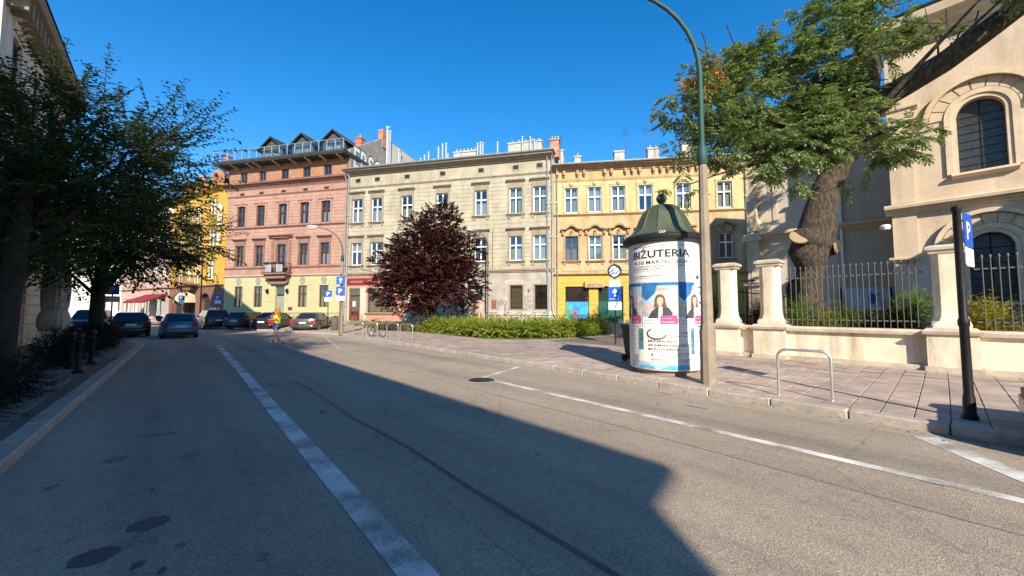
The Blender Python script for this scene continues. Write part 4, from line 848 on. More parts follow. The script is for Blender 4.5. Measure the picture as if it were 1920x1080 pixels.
# ------------------------------------------------------------------ church, annex that shades it, boundary wall
CT = A - R(90)
def church():
    cb = tag(empty('church_building', P(0, 21), CT), 'sandy plastered church with round arched windows behind the garden wall', 'church')
    up = [(.62, 1.72, 6.5, 9.1, 1), (3.1, 4.2, 6.5, 9.1, 1), (5.6, 6.7, 6.5, 9.1, 1)]; low = [(.7, 1.72, 1.9, 4.3, 1), (3.15, 4.2, 1.9, 4.3, 1)]
    wall_grid(-1.15, 9, 0, 12.2, up + low, .4).obj('wall', chur, cb)
    q = MB(); q.quad((-1.15, 0, 0), (-1.15, 6, 0), (-1.15, 6, 12.2), (-1.15, 0, 12.2)); q.quad((9, 0, 0), (9, 6, 0), (9, 6, 12.2), (9, 0, 12.2)); q.obj('side_wall', chur, cb)
    for x0, x1, z0, z1, _ in up + low:
        cx = (x0 + x1) / 2; w = (x1 - x0) / 2; zc = z1 - w
        arc = [(math.cos(math.pi * k / 20), math.sin(math.pi * k / 20)) for k in range(21)]
        win = MB().prism([(x1, z0)] + [(cx + w * a, zc + w * b) for a, b in arc] + [(x0, z0)], .28, .34).obj('arched_window', leaded, cb)
        q = MB()
        for i in range(1, 9): q.tube([(x0, .27, z0 + i * (zc - z0) / 7), (x1, .27, z0 + i * (zc - z0) / 7)], .012, 4) if z0 + i * (zc - z0) / 7 < zc + .2 else None
        q.tube([(cx, .27, z0), (cx, .27, z1)], .015, 4); q.obj('glazing_bar', iron, win)
        q = MB()                                       # raised inner frame, two steps
        for e0, e1, pr in ((.0, .13, -.03), (.13, .3, -.075)):
            pts = [(x1 + e1, z0 - .0)] + [(cx + (w + e1) * a, zc + (w + e1) * b) for a, b in arc] + [(x0 - e1, z0)] + [(x0 - e0 , z0)] + [(cx - (w + e0) * a, zc + (w + e0) * b) for a, b in arc] + [(x1 + e0, z0)]
            q.prism(pts, pr, .0 if e0 else .02)
        q.obj('window_frame', churt, win)
        MB().extr([(.3, z0 + .02), (-.2, z0 - .02), (-.22, z0 - .1), (-.1, z0 - .16), (0, z0 - .18)], x0 - .2, x1 + .2).obj('sill', churt, win)
        K = 9                                          # voussoirs, one by one
        for k in range(K):
            t0 = math.pi * (k + .06) / K; t1 = math.pi * (k + .94) / K; r0, r1 = w + .33, w + .66
            MB().prism([(cx + r0 * math.cos(t0), zc + r0 * math.sin(t0)), (cx + r1 * math.cos(t0), zc + r1 * math.sin(t0)), (cx + r1 * math.cos((t0+t1)/2), zc + r1 * math.sin((t0+t1)/2)), (cx + r1 * math.cos(t1), zc + r1 * math.sin(t1)), (cx + r0 * math.cos(t1), zc + r0 * math.sin(t1)), (cx + r0 * math.cos((t0+t1)/2), zc + r0 * math.sin((t0+t1)/2))], -.045, .0).obj('voussoir', chur, win)
        pts = [(cx + (w + .82) * a, zc + (w + .82) * b) for a, b in arc] + [(cx - (w + .68) * a, zc + (w + .68) * b) for a, b in arc]
        MB().prism(pts, -.2, 0).obj('hood_mould', churt, win)
    MB().box(2.35, -.05, 6.1, 2.55, 0, 8.4).obj('pilaster_strip', churt, cb)
    CH = [(0, 0), (-.08, 0), (-.1, .07), (-.2, .1), (-.22, .17), (-.38, .2), (-.4, .3), (-.32, .36), (0, .42)]
    cornice(cb, -1.35, 9, 5.28, CH, churt, 'string_course'); cornice(cb, -1.3, -.45, 3.45, STRING, churt, 'pilaster_base', 1, 1)
    MB().box(-1.16, -.09, 3.6, -.5, 0, 5.3).obj('corner_pilaster', chur, cb); MB().box(-1.16, -.09, 5.7, -.5, 0, 9.3).obj('corner_pilaster', chur, cb); cornice(cb, -1.35, -.3, 9.3, STRING, churt, 'pilaster_cap', 1, 1)
    cornice(cb, -1.5, 9, 11.9, [(y * 1.3, z * 1.5) for y, z in CORN], churt, 'eaves_cornice')
    q = MB(); q.quad((-1.6, -.9, 12.75), (9, -.9, 12.75), (9, 6, 16.5), (-1.6, 6, 16.5)); q.quad((-1.6, 6, 16.5), (9, 6, 16.5), (9, 13, 12.7), (-1.6, 13, 12.7)); q.obj('roof', mat('copper_roof', (.14, .2, .17), .6, .3, 2, .2), cb)
    # set-back aisle on the left with its half pillar
    wall_grid(-6.6, -1.15, 0, 9.6, [(-5.3, -4.3, 1.2, 3.2, 1)], .3, 2.4).obj('aisle_wall', mat('aisle_plaster', (.43, .37, .29), .9, .1, 1, .3, stain=(.3, .25, .2), stain_amt=.4, streak=True), cb)
    MB().box(-5.3, 2.7, 1.2, -4.3, 2.75, 3.2).obj('aisle_window', leaded, cb)
    q = MB(); q.quad((-6.6, 2.4, 0), (-6.6, 12, 0), (-6.6, 12, 9.6), (-6.6, 2.4, 9.6)); q.obj('side_wall', chur, cb)
    MB().extr([(2.4 + y, 5.3 + z) for y, z in CH], -6.5, -1.16).obj('aisle_string_course', churt, cb); MB().extr([(2.4 + y * 1.2, 9.3 + z) for y, z in CH], -6.9, -1.2).obj('aisle_cornice', churt, cb)
    MB().box(-6.85, 1.95, 0, -6.3, 2.5, 5.3).box(-6.8, 2.0, 5.8, -6.35, 2.5, 9.3).obj('corner_pilaster', churt, cb); MB().box(-7.0, 1.8, 5.25, -6.15, 2.5, 5.45).box(-6.95, 1.85, 5.45, -6.2, 2.5, 5.65).obj('pilaster_cap', churt, cb); MB().box(-7.0, 1.8, 2.9, -6.15, 2.5, 3.05).obj('pilaster_base', churt, cb)
    q = MB(); q.box(-5.7, 2.36, 6.1, -5.5, 2.4, 9.0); q.obj('panel_edge', churt, cb)
    q = MB(); q.quad((-7, 1.8, 9.75), (-1.16, 1.8, 9.75), (-1.16, 9, 12), (-7, 9, 12)); q.obj('aisle_roof', roofm, cb)
    MB().tube([(-3.0, 2.28, 0.2), (-3.0, 2.28, 9.4)], .07, 8).obj('downpipe', gutter, cb)
    MB().lathe([(0, -.16), (.13, -.12), (.17, 0), (.13, .06), (0, .08)], 12, (-1.35, -.35, 4.85), False).obj('lamp_bowl', whitef, cb, smooth=40)
    MB().box(1.95, -.03, 4.75, 2.15, 0, 4.92).obj('wall_vent', blackp, cb); MB().box(-2.9, 1.9, 1.6, -1.5, 1.95, 2.6).obj('info_board', mat('board_pale_blue', (.35, .4, .45), .5, .1, 3, 0), cb)
    me = MB().prism([(-2.15, 1.9), (-1.95, 1.9), (-1.9, 2.15), (-1.75, 2.4), (-1.95, 2.25), (-2.05, 2.42), (-2.15, 2.25)], 1.885, 1.895).obj('board_emblem', signblue, cb)
    [MB().box(a, 1.88, .1, a + .06, 1.96, 2.6).obj('board_post', iron, cb) for a in (-3.1, -1.46)]
    ax = tag(empty('church_annex', P(-6.0, 16.2), CT), 'plastered annex beside the church, right of and behind the viewpoint', 'building')
    MB().box(0, 0, 0, 12, 14, 7.9).obj('wall', chur, ax); MB().box(0, -.15, 7.9, 12.1, 14, 8.15).obj('cornice', churt, ax)
church()

gw = tag(empty('garden_wall', P(0, 14.2), CT), 'cream rendered garden wall with square pillars and iron railings along the pavement', 'wall')
def pillar(s, w=.84):
    p = empty('pillar', (-s, 0, PZ), 0, gw); h = w / 2
    MB().box(-h - .05, -.3, -.02, h + .05, .55, .12).obj('foot', capm, p)
    MB().box(-h, -.25, .12, h, .5, .88).obj('pedestal', wallm, p)
    MB().loft([[(-h-k, -.25-k, z), (h+k, -.25-k, z), (h+k, .5+k, z), (-h-k, .5+k, z)] for k, z in ((.0, .88), (.06, .9), (.08, .97), (.02, 1.02), (-.02, 1.05))]).obj('pedestal_cap', capm, p)
    a = h - .09; c = .13; rings = []
    for k, z in ((.0, 1.05), (.0, 1.14), (-.02, 1.22), (-.05, 1.34), (-.06, 1.5), (-.06, 2.86)):
        b = a + k; d0, d1 = -.17 - k, .42 + k; cc = c if z > 1.2 else .03
        rings.append([(-b+cc, d0, z), (b-cc, d0, z), (b, d0+cc, z), (b, d1-cc, z), (b-cc, d1, z), (-b+cc, d1, z), (-b, d1-cc, z), (-b, d0+cc, z)])
    MB().loft(rings).obj('shaft', wallm, p)
    b = a - .05
    MB().loft([[(-b-k, -.1-k, z), (b+k, -.1-k, z), (b+k, .35+k, z), (-b-k, .35+k, z)] for k, z in ((.0, 2.86), (.03, 2.88), (.04, 2.94), (.08, 2.97), (.085, 3.04), (.0, 3.09))]).obj('cap', capm, p)
for s in (4.9, 3.64, -.12, -4.0): pillar(s)
def wall_piece(s0, s1):
    MB().box(-s1, -.02, PZ, -s0, .3, .98).obj('wall_panel', wallm, gw); MB().extr([(-.12, .98), (-.13, 1.06), (-.06, 1.12), (.36, 1.12), (.4, 1.04), (.38, .98)], -s1, -s0).obj('coping', capm, gw); MB().box(-s1, -.16, PZ - .02, -s0, .02, .24).obj('footing', capm, gw)
def rail_piece(s0, s1, step, material=greyiron):
    r = MB().box(-s1, .12, 1.3, -s0, .15, 1.34).box(-s1, .12, 2.56, -s0, .15, 2.6).obj('rail', material, gw)
    n = int((s1 - s0) / step); me = MB().tube([(0, .105, 1.12), (0, .105, 2.84)], .011, 6).lathe([(.011, 2.82), (.024, 2.86), (.02, 2.9), (0, 2.92)], 6, (0, .105, 0), False).mesh('bar', 60); me.materials.append(material)
    for i in range(1, n): link('bar', me, None, gw, (-(s0 + (s1 - s0) * i / n), 0, 0))
wall_piece(.30, 3.22); rail_piece(.30, 3.22, .122); wall_piece(4.06, 4.48); rail_piece(4.06, 4.48, .1, iron); wall_piece(-3.58, -.54); rail_piece(-3.58, -.54, .125)
rf_ = tag(empty('side_fence', P(5.3, 14.5), A), 'dark iron side fence running back from the leftmost wall pillar', 'fence')
MB().box(-.0, -.02, .4, 9, .02, .44).box(0, -.02, 2.3, 9, .02, 2.34).obj('rail', iron, rf_)
me = MB().tube([(0, 0, .1), (0, 0, 2.5)], .012, 5).mesh('bar'); me.materials.append(iron)
for i in range(1, 60): link('bar', me, None, rf_, (i * .15, 0, 0))
gs = MB().poly([P(-8, 14.5, .125), P(5.2, 14.5, .125), P(7.5, 20, .125), P(7.5, 24, .125), P(-8, 24, .125)]).obj('garden_soil', soil); kind(gs, 'structure')

# ------------------------------------------------------------------ foliage kit
def leaves_mesh(twigs, L, W, per, droop=.35, spread=.9, curve=.0, compound=0, name='crown'):
    """twigs: (start, direction, length); every leaf is a small folded blade; compound leaves carry leaflets on a stalk"""
    V = []; F = []; rnd = random.random
    def leaf(p, d, l, w):
        up = Vector((rnd() - .5, rnd() - .5, 1.2)); side = d.cross(up)
        if side.length < 1e-4: side = Vector((1, 0, 0))
        side.normalize(); nrm = side.cross(d); k = len(V); f = .25 * w
        mid = p + d * l * .45
        V.extend((p, mid + side * w / 2 + nrm * f, p + d * l - nrm * l * .06, mid - side * w / 2 + nrm * f)); F.append((k, k+1, k+2)); F.append((k, k+2, k+3))
    for p, d, ln in twigs:
        d = d.normalized(); sd = d.cross(Vector((0, 0, 1)))
        if sd.length < 1e-3: sd = Vector((1, 0, 0))
        sd.normalize()
        for i in range(per):
            t = (i + rnd() * .6) / per; sg = 1 if i % 2 else -1
            q = p + d * ln * t + Vector((0, 0, -curve * ln * t * t))
            ld = d * .55 + sd * sg * spread + Vector((rnd() - .5, rnd() - .5, rnd() - .5)) * .7 + Vector((0, 0, -droop)); ld.normalize()
            sz = random.uniform(.65, 1.15)
            if compound:
                st = L * 2.1 * sz; s2 = ld.cross(Vector((0, 0, 1)));
                if s2.length < 1e-3: s2 = Vector((0, 1, 0))
                s2.normalize()
                for k in range(compound):
                    tt = .25 + .75 * (k // 2) / max(1, (compound - 1) // 2); s3 = 0 if k == compound - 1 else (1 if k % 2 else -1)
                    pp = q + ld * st * tt + Vector((0, 0, -st * .22 * tt * tt)); l3 = ld * (.75 if s3 else 1) + s2 * s3 * .75 + Vector((rnd() - .5, rnd() - .5, rnd() - .9)) * .45; l3.normalize()
                    leaf(pp, l3, L * sz, W * sz)
            else: leaf(q, ld, L * sz, W * sz)
    me = bpy.data.meshes.new(name); me.from_pydata(V, [], F); me.update(); return me
def blob_twigs(blobs, n, ln, up=.25, shell=.45, clump=0):
    out = []; vol = [b[1][0] * b[1][1] * b[1][2] for b in blobs]; tot = sum(vol)
    for (c, r), v in zip(blobs, vol):
        if clump:
            m_ = max(3, int(clump * (r[0] * r[1] + r[0] * r[2] + r[1] * r[2]))); per_ = int(n * v / tot / m_) + 1
            for _ in range(m_):
                d = Vector((random.gauss(0, 1), random.gauss(0, 1), random.gauss(0, 1))).normalized(); k = random.uniform(.55, 1.0)
                cc = Vector(c) + Vector((d.x * r[0], d.y * r[1], d.z * r[2])) * k; rs = random.uniform(.22, .4)
                for _ in range(per_):
                    e = Vector((random.gauss(0, 1), random.gauss(0, 1), random.gauss(0, .7))); dd = d * .6 + e * .45 + Vector((0, 0, up + random.gauss(0, .2)))
                    out.append((cc + e * rs, dd.normalized(), ln * random.uniform(.5, 1.15)))
            continue
        for _ in range(int(n * v / tot) + 1):
            d = Vector((random.gauss(0, 1), random.gauss(0, 1), random.gauss(0, 1))).normalized(); k = random.random() ** shell
            p = Vector(c) + Vector((d.x * r[0], d.y * r[1], d.z * r[2])) * k * random.uniform(.75, 1.0)
            dd = d + Vector((random.gauss(0, .5), random.gauss(0, .5), random.gauss(0, .4) + up)); out.append((p, dd.normalized(), ln * random.uniform(.6, 1.3)))
    return out
def limbs_to(q, root, blobs, r0, r1, seg=6, sag=.2):
    for c, r in blobs:
        c = Vector(c); a = Vector(root); m1 = a.lerp(c, .4) + Vector((random.uniform(-.2, .2), random.uniform(-.2, .2), sag)); m2 = a.lerp(c, .75) + Vector((random.uniform(-.2, .2), random.uniform(-.2, .2), sag * .6))
        q.tube([a, m1, m2, c], [r0, r0 * .7, r1 * 1.4, r1], seg)
def twig_tubes(q, twigs, every, r=.006):
    for p, d, ln in twigs[::every]: q.tube([p - d * ln * .3, p + d * ln * .5, p + d * ln], [r * 1.5, r, r * .4], 3, False)
def tree(name, label, cat, blobs, trunk, tr, bmat, lmat, ntw, ln, L, W, per, fork, group=None, compound=0, up=.25, droop=.35, shell=.45, extra=None, twevery=3, r0=.09, clump=0):
    base = Vector(trunk[0]); t = tag(empty(name, base), label, cat, group)
    q = MB().tube([Vector(p) - base for p in trunk], tr, 12); limbs_to(q, Vector(fork) - base, [(Vector(c) - base, r) for c, r in blobs], r0, .02)
    if extra: extra(q, base)
    tw = blob_twigs([(Vector(c) - base, r) for c, r in blobs], ntw, ln, up, shell, clump)
    q.obj('trunk', bmat, t, smooth=60)
    q = MB(); twig_tubes(q, tw, twevery); kind(q.obj('twigs', bmat, t), 'stuff')
    me = leaves_mesh(tw, L, W, per, droop, compound=compound); link('crown', me, lmat, t); return t

# purple-leaved plum in front of the grey tenement
random.seed(21)
pb = [(unrow(805, 490, 27), (3.3, 3.3, 2.8)), (unrow(770, 545, 26.5), (2.7, 2.4, 1.8)), (unrow(850, 530, 26.5), (2.6, 2.4, 2.0)), (unrow(825, 425, 27), (1.9, 1.9, 1.7)), (unrow(745, 500, 27), (2.1, 1.9, 1.8)), (unrow(868, 470, 27), (1.6, 1.7, 1.6)), (unrow(785, 430, 27), (1.6, 1.5, 1.3)), (unrow(720, 545, 26), (1.2, 1.3, 1.0)), (unrow(835, 395, 27), (.8, .8, .9))]
tree('purple_tree', 'round dark purple leaved plum tree in front of the grey tenement', 'tree', pb, [unrow(802, 605, 27) * 1 - Vector((0, 0, .5)), unrow(803, 575, 27), unrow(805, 540, 27)], [.2, .17, .14], barkd, lf_plum, 4200, .42, .19, .12, 14, unrow(804, 560, 27), up=.15, droop=.1, shell=.4)

# old ash in the church garden: pollarded trunk, one huge limb to the right
random.seed(5)
AD = 13.35
ab = [(unrow(1285, 165, 12.4), (.5, .6, .85)), (unrow(1325, 210, 12.4), (.6, .7, .65)), (unrow(1350, 270, 12.8), (.6, .7, .4)), (unrow(1440, 150, 13), (1.0, 1.2, 1.15)), (unrow(1555, 115, 13.2), (1.3, 1.4, 1.25)), (unrow(1490, 235, 12.9), (1.3, 1.3, .8)), (unrow(1430, 285, 12.6), (1.0, 1.0, .45)),
      (unrow(1610, 180, 13.0), (1.0, 1.1, .9)), (unrow(1690, 85, 13.6), (.8, .9, .55)), (unrow(1655, 270, 12.6), (1.0, .9, .4)), (unrow(1705, 245, 12.7), (.45, .5, .22)), (unrow(1290, 310, 12.8), (.45, .5, .15)), (unrow(1275, 350, 12.6), (.25, .3, .1)), (unrow(1580, 15, 13.2), (.9, 1.0, .7)), (unrow(1455, 330, 12.7), (.7, .7, .2)), (unrow(1385, 200, 12.8), (.6, .8, .6)), (unrow(1450, 90, 13), (.5, .5, .35)), (unrow(1545, 260, 12.4), (.6, .6, .3)), (Vector((14.5, 9.3, 11.2)), (1.0, 1.0, .7)), (Vector((13.9, 9.1, 11.3)), (.9, .9, .6))]  # last two clumps are out of view, added to shade the big limb
def ash_extra(q, base):
    R_ = lambda x, y, d: unrow(x, y, d) - base
    q.tube([R_(1638, 215, 13.3), R_(1665, 180, 13.2), R_(1720, 148, 12.6), R_(1800, 100, 12.0), R_(1880, 42, 11.4), R_(1990, -40, 10.8)], [.36, .36, .35, .33, .31, .28], 12)
    for a in ([(1790, 100, 12), (1790, 60, 12.1), (1775, 20, 12.2), (1770, -10, 12.2)], [(1800, 95, 12), (1830, 50, 12), (1850, 10, 12)], [(1690, 12, 12.6), (1740, 18, 12.5), (1800, 22, 12.3), (1825, 15, 12.2)], [(1785, 70, 12.1), (1810, 30, 12.1), (1812, -10, 12.1)], [(1865, 45, 11.4), (1868, 15, 11.5), (1875, -5, 11.5)], [(1400, 110, 13), (1340, 85, 12.9), (1298, 52, 12.9)], [(1340, 85, 12.9), (1338, 60, 12.9), (1330, 38, 12.9)], [(1420, 105, 13), (1392, 60, 13), (1380, 25, 13)]):
        q.tube([R_(*p) for p in a], [.035, .025, .018, .01][:len(a)], 5)
    q.tube([R_(1530, 455, 13.2), R_(1514, 444, 12.95), R_(1505, 443, 12.72)], [.4, .34, .29], 12)       # sawn-off stubs
    q.tube([R_(1540, 460, 13.3), R_(1560, 462, 13.1), R_(1572, 464, 12.9)], [.4, .32, .26], 12)
    q.tube([R_(1515, 500, 13.3), R_(1508, 470, 13.1), R_(1512, 455, 13.0)], [.3, .42, .36], 10)
tr_ = [unrow(1516, 600, AD), unrow(1517, 560, AD), unrow(1520, 510, AD), unrow(1530, 465, AD), unrow(1538, 430, AD), unrow(1547, 390, AD), unrow(1560, 350, AD), unrow(1585, 300, AD), unrow(1610, 250, 13.3), unrow(1640, 190, 13.3), unrow(1655, 110, 13.2), unrow(1648, 50, 13.1), unrow(1632, -20, 13)]
tr_[0].z = .1
ash = tree('ash_tree', 'old pollarded ash with sawn limb stubs in the church garden', 'tree', ab, tr_, [.44, .39, .4, .52, .57, .49, .43, .4, .38, .37, .34, .32, .28], bark, lf_ash, 980, .5, .15, .066, 10, unrow(1600, 270, 13.3), compound=9, up=.1, droop=.3, clump=3.4, extra=ash_extra, twevery=2, r0=.1)
for (x, y, d, r, nx) in ((1504, 442, 12.71, .28, (-.3, -.8, .5)), (1573.5, 464.5, 12.88, .22, (.8, -.75, .1))):
    q = MB().lathe([(0, 0), (r * .6, .012), (r, 0), (r * 1.02, -.06)], 18, (0, 0, 0), False).obj('cut_face', cutwood, ash, unrow(x, y, d) - Vector(tr_[0])); q.rotation_euler = Vector(nx).to_track_quat('Z', 'Y').to_euler()
random.seed(8)
link('withered_spray', leaves_mesh(blob_twigs([(unrow(1328, 128, 12.3) - Vector(tr_[0]), (.3, .3, .28))], 40, .4, -.3), .17, .05, 7, .9, compound=5), lf_brown, ash)

# two street trees on the shaded left pavement
random.seed(31)
t1 = P(10.6, -2.05, .1)
la = [(unrow(60, 330, 7.2), (1.3, 1.4, 1.3)), (unrow(150, 260, 8.0), (1.2, 1.4, 1.2)), (unrow(-60, 330, 6.8), (1.3, 1.3, 1.4)), (unrow(60, 420, 7.2), (1.5, 1.3, .8)), (unrow(215, 300, 8.2), (1.0, 1.1, .8)), (unrow(20, 210, 7.5), (.7, .8, .6)), (unrow(175, 190, 8.3), (.55, .7, .8)), (unrow(290, 250, 8.6), (.75, .8, .35)), (unrow(240, 390, 8.4), (.9, 1.0, .55)), (unrow(330, 225, 8.6), (.4, .5, .2)), (unrow(100, 170, 7.7), (.5, .6, .4))]
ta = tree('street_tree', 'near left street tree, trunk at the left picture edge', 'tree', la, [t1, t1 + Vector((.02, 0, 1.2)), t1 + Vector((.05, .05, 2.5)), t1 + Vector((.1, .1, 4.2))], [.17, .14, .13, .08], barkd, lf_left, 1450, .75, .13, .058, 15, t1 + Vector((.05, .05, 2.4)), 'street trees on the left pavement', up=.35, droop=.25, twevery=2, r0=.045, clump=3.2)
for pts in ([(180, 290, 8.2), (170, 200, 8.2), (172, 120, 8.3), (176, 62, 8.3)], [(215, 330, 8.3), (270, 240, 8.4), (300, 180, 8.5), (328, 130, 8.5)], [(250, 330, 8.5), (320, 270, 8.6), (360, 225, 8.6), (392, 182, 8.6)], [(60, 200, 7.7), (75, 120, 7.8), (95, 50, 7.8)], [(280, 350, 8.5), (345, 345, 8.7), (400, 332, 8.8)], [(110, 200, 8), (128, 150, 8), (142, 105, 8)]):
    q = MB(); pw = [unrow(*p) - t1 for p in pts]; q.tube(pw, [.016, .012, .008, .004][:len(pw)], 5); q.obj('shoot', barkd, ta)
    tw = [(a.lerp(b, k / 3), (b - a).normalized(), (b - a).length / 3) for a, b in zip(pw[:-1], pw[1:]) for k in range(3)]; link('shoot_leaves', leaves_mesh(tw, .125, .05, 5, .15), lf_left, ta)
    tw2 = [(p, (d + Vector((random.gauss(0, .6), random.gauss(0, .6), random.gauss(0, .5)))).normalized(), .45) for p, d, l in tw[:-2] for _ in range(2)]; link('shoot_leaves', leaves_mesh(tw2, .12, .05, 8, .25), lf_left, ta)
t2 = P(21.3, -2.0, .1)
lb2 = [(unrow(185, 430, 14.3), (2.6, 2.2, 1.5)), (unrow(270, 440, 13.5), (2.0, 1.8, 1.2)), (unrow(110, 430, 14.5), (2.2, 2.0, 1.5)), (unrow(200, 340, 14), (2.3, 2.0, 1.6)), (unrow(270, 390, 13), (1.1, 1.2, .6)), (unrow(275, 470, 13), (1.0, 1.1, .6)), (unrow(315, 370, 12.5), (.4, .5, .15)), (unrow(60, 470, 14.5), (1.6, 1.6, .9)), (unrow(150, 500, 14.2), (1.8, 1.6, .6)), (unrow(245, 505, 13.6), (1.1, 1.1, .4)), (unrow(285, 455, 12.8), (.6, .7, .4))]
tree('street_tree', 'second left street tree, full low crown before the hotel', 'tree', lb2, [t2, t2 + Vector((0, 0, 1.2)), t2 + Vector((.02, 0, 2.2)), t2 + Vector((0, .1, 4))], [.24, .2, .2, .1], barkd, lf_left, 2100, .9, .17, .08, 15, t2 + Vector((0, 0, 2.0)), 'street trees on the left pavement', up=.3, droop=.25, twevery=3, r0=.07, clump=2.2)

def bush(name, label, cat, blobs, lmat, n, ln, L, W, per, group=None, base=None, up=.5, parent=None):
    b = Vector(base) if base else Vector(blobs[0][0]); b.z = PZ
    tw = blob_twigs([(Vector(c) - b, r) for c, r in blobs], n, ln, up, .6)
    t = tag(empty(name, b), label, cat, group)
    q = MB()
    for c, r in blobs:
        for _ in range(3): q.tube([Vector((c[0] - b.x + random.uniform(-.2, .2), c[1] - b.y + random.uniform(-.2, .2), 0)), Vector(c) - b + Vector((random.uniform(-.3, .3) * r[0], random.uniform(-.3, .3) * r[1], r[2] * .3))], [.02, .008], 4)
    kind(q.obj('stems', barkd, t), 'stuff'); link('foliage', leaves_mesh(tw, L, W, per, .2), lmat, t); return t
random.seed(41)
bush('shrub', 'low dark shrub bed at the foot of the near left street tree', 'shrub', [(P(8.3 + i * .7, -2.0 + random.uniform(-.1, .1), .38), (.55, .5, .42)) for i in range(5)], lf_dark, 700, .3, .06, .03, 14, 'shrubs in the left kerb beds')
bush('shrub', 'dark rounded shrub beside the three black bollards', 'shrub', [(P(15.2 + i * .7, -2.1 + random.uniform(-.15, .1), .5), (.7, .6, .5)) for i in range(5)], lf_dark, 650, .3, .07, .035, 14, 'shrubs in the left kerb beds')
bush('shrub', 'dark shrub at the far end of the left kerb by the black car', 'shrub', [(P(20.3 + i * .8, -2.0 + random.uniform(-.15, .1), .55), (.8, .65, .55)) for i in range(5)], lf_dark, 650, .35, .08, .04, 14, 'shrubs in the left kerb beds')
# hedge bed behind the bicycle stands
hz = [(-6.3, 26.6), (-4.2, 24.0), (-2.4, 21.6), (-.9, 20.2), (.8, 20.0), (2.5, 20.5), (4.2, 21.9), (5.6, 23.6)]
kind(MB().poly([Vector((x, y - .35, PZ + .008)) for x, y in [(-14, 34.3)] + hz] + [Vector((7.5, 28, PZ + .008)), Vector((-10, 33.5, PZ + .008))]).obj('planting_bed', grassy), 'structure')
bls = []
for (x0, y0), (x1, y1) in zip(hz[:-1], hz[1:]):
    for k in range(4):
        t = k / 4; x = x0 + (x1 - x0) * t; y = y0 + (y1 - y0) * t
        for row in range(3): bls.append((Vector((x + row * .45 + random.uniform(-.2, .2), y + .5 + row * .95, PZ + random.uniform(.35, .6))), (.55, .6, random.uniform(.4, .6))))
bush('hedge', 'bright yellow green hedge in the bed before the tenements', 'hedge', bls, lf_hedge, 5200, .32, .11, .065, 12)
kz = [(Vector((-14 + i * .55 + random.uniform(-.2, .2), 34.0 - i * .56, PZ + .3)), (.6, .6, .3)) for i in range(14)]
bush('ground_cover', 'low grassy plants at the left end of the bed behind the bicycle stands', 'ground cover', kz, lf_hedge, 700, .3, .09, .03, 10, up=.9)
lf = tag(empty('bed_fence', Vector((hz[3][0], hz[3][1], PZ))), 'low black iron fence posts and rail within the hedge bed', 'fence')
for i, (x, y) in enumerate(hz): MB().tube([(0, 0, 0), (0, 0, 1.35 if i != 3 else 1.75)], .022, 6).obj('post', iron, lf, (x - hz[3][0] + .5, y - hz[3][1] + 1.7, 0))
q = MB(); q.tube([(x - hz[3][0] + .5, y - hz[3][1] + 1.7, 1.2) for x, y in hz], .015, 5); q.obj('rail', iron, lf)
# garden plants behind the railings
random.seed(51)
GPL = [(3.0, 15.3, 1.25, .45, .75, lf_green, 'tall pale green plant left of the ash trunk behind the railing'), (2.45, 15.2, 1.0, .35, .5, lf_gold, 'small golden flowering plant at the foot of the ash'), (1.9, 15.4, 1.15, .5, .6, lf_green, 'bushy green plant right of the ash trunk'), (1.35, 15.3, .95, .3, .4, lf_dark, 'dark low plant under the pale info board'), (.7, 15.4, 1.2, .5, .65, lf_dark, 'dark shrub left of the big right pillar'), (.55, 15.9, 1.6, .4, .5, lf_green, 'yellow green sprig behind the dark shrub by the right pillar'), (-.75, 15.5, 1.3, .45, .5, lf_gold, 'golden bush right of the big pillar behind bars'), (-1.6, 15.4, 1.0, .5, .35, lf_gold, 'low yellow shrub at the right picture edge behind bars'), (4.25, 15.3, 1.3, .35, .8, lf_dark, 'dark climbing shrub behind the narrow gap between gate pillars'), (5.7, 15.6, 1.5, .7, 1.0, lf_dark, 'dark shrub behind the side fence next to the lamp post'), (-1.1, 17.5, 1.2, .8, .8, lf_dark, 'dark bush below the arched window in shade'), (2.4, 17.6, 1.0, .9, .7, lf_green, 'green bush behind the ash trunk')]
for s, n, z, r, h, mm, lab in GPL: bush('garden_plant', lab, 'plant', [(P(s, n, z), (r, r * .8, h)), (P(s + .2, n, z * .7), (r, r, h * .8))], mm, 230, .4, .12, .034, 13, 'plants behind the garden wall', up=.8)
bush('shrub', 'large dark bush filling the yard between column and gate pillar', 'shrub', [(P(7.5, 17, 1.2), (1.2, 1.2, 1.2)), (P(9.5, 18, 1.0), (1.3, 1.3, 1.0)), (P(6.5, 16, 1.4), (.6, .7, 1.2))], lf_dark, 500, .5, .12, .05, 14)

# ------------------------------------------------------------------ advertising column with its posters
CC = Vector((3.73, 9.45, PZ)); CRD = .815
col = tag(empty('advertising_column', CC), 'round white poster column with green bell roof on the pavement beside the lamp post', 'advertising column')
MB().lathe([(.7, 0), (.7, .13), (.74, .13)], 32).obj('base', concrete, col, smooth=40)
MB().lathe([(.6, .12), (CRD - .02, .12), (CRD, .15), (CRD, 3.1), (CRD - .03, 3.16), (.6, 3.2)], 48).obj('drum', posterw, col, smooth=40)
MB().lathe([(.6, 3.08), (.84, 3.06), (.93, 3.1), (.955, 3.16), (.955, 3.2), (.92, 3.25), (.7, 3.3)], 48).obj('rim', blackp, col, smooth=30)
hood = MB().lathe([(.93, 3.2), (.9, 3.26), (.76, 3.34), (.66, 3.46), (.58, 3.66), (.47, 3.88), (.33, 4.02), (.17, 4.09), (.07, 4.1)], 12).obj('hood', hoodgreen, col, smooth=18)
